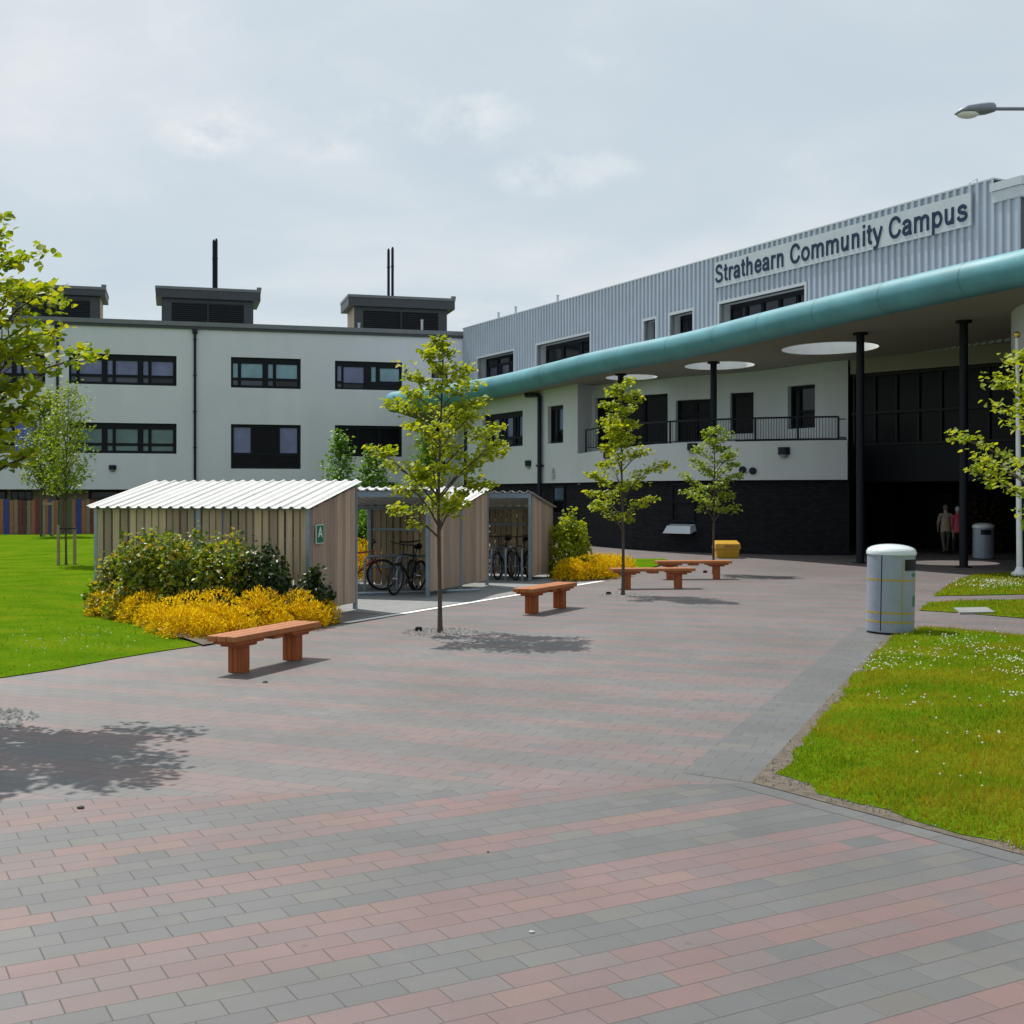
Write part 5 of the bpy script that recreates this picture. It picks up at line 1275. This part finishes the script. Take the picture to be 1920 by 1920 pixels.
hC = hB + Vector((gd_.x, gd_.y, 0)) * 3.5; tC, PC = shelter(hC, +1, 4.05, 'third cycle shelter, roof edge showing behind the tallest plaza tree', backskip=2.1, zh=2.12, zl0=1.78, dep=1.68)
hD = G(994, 1091); tD, PD = shelter(hD, -1, 4.05, 'farthest cycle shelter, open side towards the plaza beside the bright green shrub', zh=2.03, zl0=1.72)
# letter sign on the first end wall
ez = Vector((0, 0, 1)); en_ = Vector((-ld_.x, -ld_.y, 0)); ex = Vector((gd_.x, gd_.y, 0))
c = PA(-.058, 1.48, 1.36)
sg = root('letter_sign', tuple(c), 'small green sign with a white letter A on the end wall of the nearest shelter', 'sign')
def plate(c, w_, h, tk, mat, name, par):
    mb = MB(); mb.hexa([c - ex * w_ / 2 - ez * h / 2, c + ex * w_ / 2 - ez * h / 2, c + ex * w_ / 2 - ez * h / 2 + en_ * tk, c - ex * w_ / 2 - ez * h / 2 + en_ * tk, c - ex * w_ / 2 + ez * h / 2, c + ex * w_ / 2 + ez * h / 2, c + ex * w_ / 2 + ez * h / 2 + en_ * tk, c - ex * w_ / 2 + ez * h / 2 + en_ * tk]); return mb.build(name, mat, par)
plate(c, .27, .31, .012, M['white'], 'border', sg); plate(c + en_ * .003, .245, .285, .012, M['greensign'], 'plate', sg)
text_mesh('A', .15, .165, 'lettering', M['white'], sg, c + en_ * .016 - ex * .075 - ez * .05, ex, ez, en_, .004, .12)

# racks
def rack(p, rz, label, group):
    t = root('cycle_stand', (0, 0, 0), label, 'cycle stand', group)
    mb = MB(); w_, h, q = .38, .74, .09
    pts = [(-w_, 0, 0), (-w_, 0, h - q), (-w_ + q * .3, 0, h - q * .3), (-w_ + q, 0, h), (w_ - q, 0, h), (w_ - q * .3, 0, h - q * .3), (w_, 0, h - q), (w_, 0, 0)]
    mb.tube(pts, .027, 10); mb.build('hoop', M['galv'], t, smooth=True)
    for s_ in (-1, 1):
        mb = MB(); mb.lathe([(.06, 0), (.06, .012)], 12, (s_ * w_, 0, 0)); mb.build('foot_plate', M['galv'], t)
    t.location = p; t.rotation_euler.z = rz; return t
ang = math.atan2(gd_.y, gd_.x)
RK = 'galvanised hoop stands for cycles'
def inB(l, q): p = PB(l, q, .004); return p
RKL = ['near hoop stand beside the shelter post, second cycle shelter', 'hoop stand in front of the red bicycle wheel', 'taller-looking hoop stand deep inside the second shelter']
for (x, y, rz), lb in zip(((778, 1110, ang - .9), (718, 1110, ang - .9), (752, 1098, ang)), RKL): rack(G(x, y), rz, lb, RK)
for l, lb in ((.25, 'right-hand hoop stand inside the farthest shelter'), (.65, 'middle hoop stand inside the farthest shelter'), (1.0, 'left-hand hoop stand inside the farthest shelter')):
    p = PD(l, .55, 0.004); rack(p, ang, lb, RK)
mb = MB()
a, b = G(668, 1113, .05), G(900, 1106, .05)
mb.tube([a, b], .03, 6); tag(mb.build('floor_rail', M['galv']), 'low steel floor rail lying along the open front of the second shelter', 'rail')

# bicycles
def bicycle(paint, label, p, rz, lean=0.0, steer=0.0):
    t = root('bicycle', (0, 0, 0), label, 'bicycle', 'bicycles parked in the shelters')
    wr = .33; wb = 1.04
    hubs = {'r': Vector((-wb / 2, 0, wr)), 'f': Vector((wb / 2, 0, wr))}
    bb = Vector((-.10, 0, .28)); seat = Vector((-.26, 0, .80)); ht = Vector((.34, 0, .82)); hb = Vector((.38, 0, .66))
    mb = MB()
    for a, b_, r_ in ((bb, seat, .017), (seat.lerp(bb, .08), ht, .018), (bb, hb, .021), (ht + Vector((-.02, 0, .06)), hb, .021)): mb.tube([a, b_], r_, 8)
    for s_ in (-1, 1):
        mb.tube([bb + Vector((0, s_ * .03, 0)), hubs['r'] + Vector((0, s_ * .06, 0))], .010, 6); mb.tube([seat.lerp(bb, .1) + Vector((0, s_ * .02, 0)), hubs['r'] + Vector((0, s_ * .06, 0))], .009, 6)
        mb.tube([hb + Vector((0, s_ * .045, -.02)), hubs['f'] + Vector((0, s_ * .055, 0))], .014, 6)
    mb.build('frame', paint, t, smooth=True)
    for h in hubs.values():
        mb = MB(); n = 36; mb.tube([h + Vector((math.cos(2 * math.pi * k / n) * (wr - .025), 0, math.sin(2 * math.pi * k / n) * (wr - .025))) for k in range(n + 1)], .024, 8, caps=False)
        wh = mb.build('wheel', M['rubber'], t, smooth=True)
        mb = MB(); mb.tube([h + Vector((math.cos(2 * math.pi * k / n) * (wr - .055), 0, math.sin(2 * math.pi * k / n) * (wr - .055))) for k in range(n + 1)], .010, 6, caps=False)
        for k in range(16): a = 2 * math.pi * k / 16; mb.tube([h + Vector((0, (-1) ** k * .025, 0)), h + Vector((math.cos(a) * (wr - .055), 0, math.sin(a) * (wr - .055)))], .0022, 3, caps=False)
        mb.tube([h + Vector((0, -.06, 0)), h + Vector((0, .06, 0))], .022, 8); mb.build('rim', M['chrome'], wh)
    mb = MB(); mb.tube([ht + Vector((-.02, 0, .06)), ht + Vector((-.02, 0, .16)), ht + Vector((.05, 0, .20))], .014, 8); mb.tube([ht + Vector((.0, -.30, .22)), ht + Vector((.05, -.12, .20)), ht + Vector((.05, .12, .20)), ht + Vector((.0, .30, .22))], .013, 8)
    hbz = mb.build('handlebar', M['black'], t, smooth=True)
    mb = MB(); sp = seat + (seat - bb).normalized() * .12; mb.tube([seat, sp], .013, 8)
    mb.tube([sp + Vector((-.13, 0, .02)), sp + Vector((-.08, 0, .035)), sp + Vector((.03, 0, .03)), sp + Vector((.14, 0, .02))], [.03, .07, .045, .015], 10); mb.build('saddle', M['black'], t, smooth=True)
    mb = MB(); mb.tube([bb + Vector((0, -.07, 0)), bb + Vector((0, .07, 0))], .02, 8); mb.lathe([(.09, -.004), (.09, .004)], 24, (0, 0, 0)); 
    vs0 = len(mb.v) - 48
    for i in range(vs0, len(mb.v)): v = mb.v[i]; mb.v[i] = (bb.x + v[0], bb.y - .05 + v[2], bb.z + v[1])
    mb.tube([bb + Vector((0, -.07, 0)), bb + Vector((.12, -.08, -.12))], .011, 6); mb.tube([bb + Vector((0, .07, 0)), bb + Vector((-.12, .08, .12))], .011, 6)
    mb.box(bb.x + .08, bb.x + .16, -.17, -.08, bb.z - .135, bb.z - .11); mb.box(bb.x - .16, bb.x - .08, .08, .17, bb.z + .11, bb.z + .135)
    mb.build('crank', M['chrome'], t)
    t.location = p; t.rotation_euler = (lean, 0, rz); return t
p = G(672, 1109); bicycle(M['bikered'], 'red bicycle seen side-on between the first two shelters', (p.x - .06, p.y + .2, .004), R(8), .06)
p = G(768, 1117); bicycle(M['bikeblack'], 'black bicycle facing the plaza beside the shelter post, front wheel leaning', (p.x - .12, p.y + .5, .004), R(-112), -.12)
p = G(792, 1108); bicycle(M['bikeblack'], 'second black bicycle deeper in the middle shelter, behind the post', (p.x - .05, p.y + .6, .004), R(-104), .10)
for l, q, lb in ((.42, .75, 'dark bicycle on the right inside the farthest shelter'), (.88, .8, 'dark bicycle on the left inside the farthest shelter')):
    p = PD(l, q, .004); bicycle(M['bikeblack'], lb, p, ang + math.pi, .05)

# ------------------------------------------------------------------ people
def person(loc, rz, label, jacket, trous, hairm, height, stride, armin=0.0):
    """one continuous skinned figure: skeleton + skin + subdivision, baked to a mesh"""
    k = height / 1.72
    J = {'pel': (0, 0, .93, .135, .10), 'wai': (0, .0, 1.08, .13, .095), 'che': (0, -.015, 1.30, .155, .105), 'nec': (0, .0, 1.475, .055, .055), 'hdl': (0, .02, 1.56, .075, .085), 'hdu': (0, .02, 1.66, .062, .075), 'top': (0, .015, 1.70, .03, .035)}
    E_ = [('pel', 'wai'), ('wai', 'che'), ('che', 'nec'), ('nec', 'hdl'), ('hdl', 'hdu'), ('hdu', 'top')]
    for s, n in ((-1, 'l'), (1, 'r')):
        st = stride * s
        J.update({n + 'hip': (s * .095, 0, .88, .095, .095), n + 'kne': (s * .10, .10 * st + .02, .49, .062, .065), n + 'ank': (s * .10, .26 * st - (.04 if st < 0 else 0), .09 + (.05 if st < 0 else 0), .042, .045), n + 'toe': (s * .115, .26 * st + .16, .035 + (.0 if st > 0 else .0), .038, .03),
                  n + 'sho': (s * .185, -.01, 1.40, .068, .068), n + 'elb': (s * (.245 - armin * .02), -.02 - .10 * st * .6, 1.12, .050, .050), n + 'wri': (s * (.22 - armin * .06), .06 - .14 * st, .90, .034, .034), n + 'han': (s * (.21 - armin * .06), .09 - .15 * st, .82, .036, .022), n + 'fin': (s * (.205 - armin * .06), .10 - .15 * st, .75, .022, .014)})
        E_ += [('pel', n + 'hip'), (n + 'hip', n + 'kne'), (n + 'kne', n + 'ank'), (n + 'ank', n + 'toe'), ('che', n + 'sho'), (n + 'sho', n + 'elb'), (n + 'elb', n + 'wri'), (n + 'wri', n + 'han'), (n + 'han', n + 'fin')]
    names = list(J); me = bpy.data.meshes.new('skeleton'); me.from_pydata([tuple(c * k for c in J[n][:3]) for n in names], [(names.index(a), names.index(b)) for a, b in E_], [])
    o = bpy.data.objects.new('skeleton', me); COL.objects.link(o)
    sk = o.modifiers.new('skin', 'SKIN'); ss = o.modifiers.new('sub', 'SUBSURF'); ss.levels = 2; ss.render_levels = 2
    for i, n in enumerate(names):
        v = me.skin_vertices[0].data[i]; v.radius = (J[n][3] * k, J[n][4] * k); v.use_root = (n == 'pel')
    dg = bpy.context.evaluated_depsgraph_get(); bm_ = bpy.data.meshes.new_from_object(o.evaluated_get(dg)); bpy.data.objects.remove(o)
    bm_.name = 'body'
    for m in (M['skin'], jacket, trous, M['black']): bm_.materials.append(m)
    for p in bm_.polygons:
        c = p.center / k; p.use_smooth = True
        if c.z > 1.475: p.material_index = 0
        elif c.z < .10: p.material_index = 3
        elif abs(c.x) > .16 and c.z < .90: p.material_index = 0
        elif c.z > .80 or (abs(c.x) > .18): p.material_index = 1
        else: p.material_index = 2
    t = root('person', loc, label, 'person', 'people walking into the entrance'); t.rotation_euler.z = rz
    b = bpy.data.objects.new('body', bm_); COL.objects.link(b); b.parent = t
    def blob(c, r_, name, mat, par, zmin=-1, sq=(1, 1, 1)):
        mb = MB(); n = 16; pr = [(r_ * math.sin(math.pi * i / 12), r_ * -math.cos(math.pi * i / 12)) for i in range(13)]; pr[0] = (.001, -r_); pr[-1] = (.001, r_)
        mb.lathe(pr, n); mb.v = [(c[0] + v[0] * sq[0], c[1] + v[1] * sq[1], c[2] + v[2] * sq[2]) for v in mb.v]
        q = MB(); q.v = mb.v; q.f = mb.f; q.m = mb.m; me2 = q.build(name, mat, None, smooth=True); me2.parent = par; return me2
    h = blob((0, -.012 * k, 1.645 * k), .098 * k, 'hair', hairm, t, sq=(.92, .98, .98))
    blob((0, .105 * k, 1.60 * k), .018 * k, 'nose', M['skin'], t, sq=(.7, 1, 1.3))
    for s in (-1, 1): blob((s * .085 * k, .01, 1.60 * k), .024 * k, 'ear', M['skin'], t, sq=(.4, .8, 1.3))
    # jacket skirt that hides the hip joint
    mb = MB(); n = 24; rings = [(.80, .178, .128), (.95, .172, .125), (1.10, .158, .118), (1.25, .165, .122)]
    vs = [(a * math.cos(2 * math.pi * i / n) * k, b_ * math.sin(2 * math.pi * i / n) * k, z * k) for z, a, b_ in rings for i in range(n)]
    mb.add(vs, [(j * n + i, j * n + (i + 1) % n, (j + 1) * n + (i + 1) % n, (j + 1) * n + i) for j in range(3) for i in range(n)]); cl = mb.build('jacket_hem', jacket, None, smooth=True); cl.parent = t
    return t
p = G(1773, 1039); person(tuple(p), R(-6), 'person in a beige jacket and grey trousers walking into the dark entrance, seen from behind', M['beige'], M['trouser'], M['hair_grey'], 1.66, .75)
p = G(1795.5, 1039.5); person(tuple(p), R(4), 'white-haired person in a pink cardigan half hidden by the black column', M['pink'], M['darkskirt'], M['hair_white'], 1.60, -.6, .5)

# ------------------------------------------------------------------ small things on the ground
def pebble(p, s, mat, label, seed, name='pebble', cat='pebble', grp=None):
    r = random.Random(seed); mb = MB(); n = 9; rings = []
    vs = [(0, 0, 0)]; prof = [(.8, .0), (1, .25), (.85, .6), (.45, .85)]
    for (a, z) in prof:
        for k in range(n): q = 2 * math.pi * k / n; j = r.uniform(.8, 1.15); vs.append((a * s * j * math.cos(q), a * s * .75 * j * math.sin(q), z * s * .8 * r.uniform(.9, 1.1)))
    vs.append((0, 0, s * .75)); fs = [(0, 1 + (k + 1) % n, 1 + k) for k in range(n)]
    for i in range(3): fs += [(1 + i * n + k, 1 + i * n + (k + 1) % n, 1 + (i + 1) * n + (k + 1) % n, 1 + (i + 1) * n + k) for k in range(n)]
    fs += [(1 + 3 * n + k, 1 + 3 * n + (k + 1) % n, len(vs) - 1) for k in range(n)]
    mb.add([(p[0] + v[0], p[1] + v[1], p[2] + v[2]) for v in vs], fs)
    return tag(mb.build(name, mat, None, smooth=True), label, cat, grp)
pebble(G(997, 1749), .014, M['gravel'], 'pale pebble lying alone on the near paving, low centre', 1)
pebble(G(151, 1516), .026, M['stone'], 'dark clod on the paving at the edge of the left tree shadow', 2, 'clod', 'clod')
pebble(G(915, 1598), .009, M['stone'], 'tiny dark chip on the grey band of near paving', 3, 'stone_chip', 'chip')
pebble(G(497, 1280), .03, M['stone'], 'small dark clod on the paving in front of the nearest bench', 4, 'clod', 'clod')
for (x, y), lb in (((785, 1183), 'small black uplighter box at the foot of the tallest plaza tree'), ((1141, 1115), 'small black uplighter box left of the tree by the crossed benches'), ((1322, 1074), 'small black uplighter box left of the farthest plaza tree')):
    p = G(x, y); t = root('ground_light', tuple(p), lb, 'ground light', 'black uplighters at the plaza trees')
    mb = MB(); mb.box(p.x - .05, p.x + .05, p.y - .04, p.y + .04, 0, .055); mb.build('housing', M['black'], t, bevel=.012)
    mb = MB(); mb.box(p.x - .035, p.x + .035, p.y - .028, p.y + .028, .055, .06); mb.build('lens', M['g_dark'], t)
def gravel(name, c, rad, n, seed, label, s=.018):
    rs = np.random.RandomState(seed); mb = MB()
    for i in range(n):
        a = rs.rand() * 6.28; q = rad * math.sqrt(rs.rand()); x, y = c[0] + q * math.cos(a), c[1] + q * math.sin(a); r_ = s * (.5 + rs.rand())
        mb.add([(x + r_, y, .004), (x - r_ * .5, y + r_ * .8, .004), (x - r_ * .5, y - r_ * .8, .004), (x, y, .004 + r_ * 1.1)], [(0, 1, 3), (1, 2, 3), (2, 0, 3)])
    return tag(mb.build(name, M['gravel'], None, recalc=False), label, 'gravel', None, 'stuff')
gravel('tree_pit_gravel', G(825, 1186), .55, 260, 1, 'ring of pale gravel round the foot of the tallest plaza tree')
gravel('tree_pit_gravel', (-4.85, 10.8), .62, 330, 2, 'patch of pale gravel on the paving at the left edge', .022)
gravel('tree_pit_gravel', G(1168, 1116), .5, 150, 3, 'ring of pale gravel round the tree by the crossed benches')

# ------------------------------------------------------------------ grass, clover
def blades(name, poly, n, hmin, hmax, wd, mat, zf, seed, label, keep=None, cover=None):
    rs = np.random.RandomState(seed); poly2 = [tuple(p[:2]) for p in poly]
    xs = [p[0] for p in poly2]; ys = [p[1] for p in poly2]; out = []
    X = rs.uniform(min(xs), max(xs), n * 3); Y = rs.uniform(min(ys), max(ys), n * 3)
    A = np.zeros(len(X), bool); j = len(poly2) - 1
    for i in range(len(poly2)):
        x0, y0 = poly2[i]; x1, y1 = poly2[j]
        c = (y0 > Y) != (y1 > Y); A ^= c & (X < (x1 - x0) * (Y - y0) / ((y1 - y0) if y1 != y0 else 1e-9) + x0); j = i
    vis = (np.abs(X / np.maximum(Y, .1)) < .46)
    A &= vis
    if keep is not None: A &= keep(X, Y, rs)
    X, Y = X[A][:n], Y[A][:n]; k = len(X)
    patch = .5 + .5 * np.sin(X * 2.1 + np.sin(Y * 1.3) * 1.5) * np.sin(Y * 1.9 + X * .7)
    h = (hmin + (hmax - hmin) * rs.rand(k)) * (.55 + .7 * patch)
    a = rs.rand(k) * 6.283; w_ = wd * (.6 + .8 * rs.rand(k)); l = h * rs.uniform(.1, .9, k); b = rs.rand(k) * 6.283
    Z = np.array([zf(x, y) for x, y in zip(X, Y)])
    V = np.empty((k, 3, 3)); V[:, 0] = np.c_[X + np.cos(a) * w_, Y + np.sin(a) * w_, Z - .004]; V[:, 1] = np.c_[X - np.cos(a) * w_, Y - np.sin(a) * w_, Z - .004]; V[:, 2] = np.c_[X + np.cos(b) * l, Y + np.sin(b) * l, Z + h]
    me = bpy.data.meshes.new(name); me.vertices.add(k * 3); me.vertices.foreach_set('co', V.ravel()); me.loops.add(k * 3); me.loops.foreach_set('vertex_index', np.arange(k * 3, dtype=np.int32)); me.polygons.add(k); me.polygons.foreach_set('loop_start', np.arange(k, dtype=np.int32) * 3); me.update(calc_edges=True)
    me.materials.append(mat); o = bpy.data.objects.new(name, me); COL.objects.link(o); return tag(o, label, 'grass', None, 'stuff')
def near_bias(X, Y, rs): return rs.rand(len(X)) < np.clip((9.5 / np.maximum(Y, 1)) ** 1.6, .12, 1)
blades('grass', LRp, 110000, .018, .055, .0042, M['blade'], zr, 5, 'tufted rough grass with dry patches over the right lawn', near_bias)
def near_l(X, Y, rs): return (Y < 30) & (rs.rand(len(X)) < np.clip((14 / np.maximum(Y, 1)) ** 2, .05, 1))
blades('grass', LL, 60000, .02, .05, .007, M['bladeL'], zl, 6, 'short mown bright green grass over the left lawn', near_l)
blades('grass', LR2, 5000, .02, .05, .008, M['blade'], lambda x, y: .012, 7, 'rough grass on the narrow strip with the concrete slab')
blades('grass', LR3, 9000, .02, .06, .009, M['blade'], lambda x, y: .013, 8, 'clover-filled grass around the flagpole foot')
# straggling tufts on the bare margin
def margin(X, Y, rs): return (np.sin(X * 5.1 + Y * 3) * np.sin(Y * 4.3 - X * 2) > .25)
blades('grass', LR, 9000, .015, .05, .004, M['blade'], lambda x, y: .012, 9, 'sparse grass tufts creeping over the bare soil margin', margin)
gm = MB(); rs = np.random.RandomState(12)
for i in range(1500):
    t = rs.rand(); u = rs.rand()
    if t < .6: a = tip.lerp(e1, rs.rand() ** 1.3); p = a + Vector((ed.y, -ed.x, 0)) * (u * .42 + .01)
    else: a = tip + ed2 * (rs.rand() * 5.5); p = a + Vector((-ed2.y, ed2.x, 0)) * (u * .25 + .01)
    s = .006 * (.5 + 1.6 * rs.rand() ** 3)
    gm.add([(p.x + s, p.y, .012), (p.x - s * .5, p.y + s * .8, .012), (p.x - s * .5, p.y - s * .8, .012), (p.x, p.y, .012 + s * 1.2)], [(0, 1, 3), (1, 2, 3), (2, 0, 3)])
tag(gm.build('margin_grit', M['grit'], None, recalc=False), 'loose grit on the bare strip between paving and right lawn', 'grit', None, 'stuff')
def clover(name, spots, poly, zf, seed, label, s0=.0115):
    rs = np.random.RandomState(seed); mb = MB()
    for (x, y, rad, n) in spots:
        c = G(x, y)
        for i in range(int(n * .62)):
            q = rad * abs(rs.normal()) * .6; a = rs.rand() * 6.28; px, py = c.x + q * math.cos(a), c.y + q * math.sin(a)
            if not inside((px, py), poly): continue
            s = s0 * (.6 + .6 * rs.rand()); z = zf(px, py) + .035 + .03 * rs.rand()
            vs = [(0, 0, -s), (s, 0, 0), (0, s, 0), (-s, 0, 0), (0, -s, 0), (.7 * s, .7 * s, .35 * s), (-.7 * s, -.7 * s, .35 * s), (0, 0, s)]
            mb.add([(px + v[0], py + v[1], z + v[2]) for v in (vs[0], vs[1], vs[2], vs[3], vs[4], vs[7])], [(0, 2, 1), (0, 3, 2), (0, 4, 3), (0, 1, 4), (5, 1, 2), (5, 2, 3), (5, 3, 4), (5, 4, 1)])
    return tag(mb.build(name, M['clover'], None, recalc=False), label, 'clover', None, 'stuff')
clover('clover_flowers', [(1660, 1260, .8, 70), (1690, 1235, .9, 70), (1640, 1250, .6, 45), (1780, 1205, 1.2, 110), (1850, 1230, 1.0, 110), (1900, 1250, .9, 130), (1905, 1275, .6, 80), (1650, 1322, .5, 22), (1720, 1335, .5, 22), (1900, 1320, .5, 40), (1830, 1400, 1.2, 20), (1850, 1475, .6, 10), (1760, 1230, 1.5, 70), (1600, 1265, .4, 25)], [tuple(p[:2]) for p in LRp], zr, 3, 'white clover heads scattered in drifts over the right lawn')
clover('clover_flowers', [(1860, 1095, 1.6, 260), (1900, 1100, 1.6, 160), (1840, 1105, 1.2, 120)], [tuple(p[:2]) for p in LR3], lambda x, y: .03, 4, 'white clover heads around the flagpole foot', .015)
clover('clover_flowers', [(120, 1215, 1.5, 40), (30, 1230, 1.5, 40), (220, 1190, 1.5, 20)], [tuple(p[:2]) for p in LL], zl, 5, 'a few small white flowers at the front of the left lawn', .011)
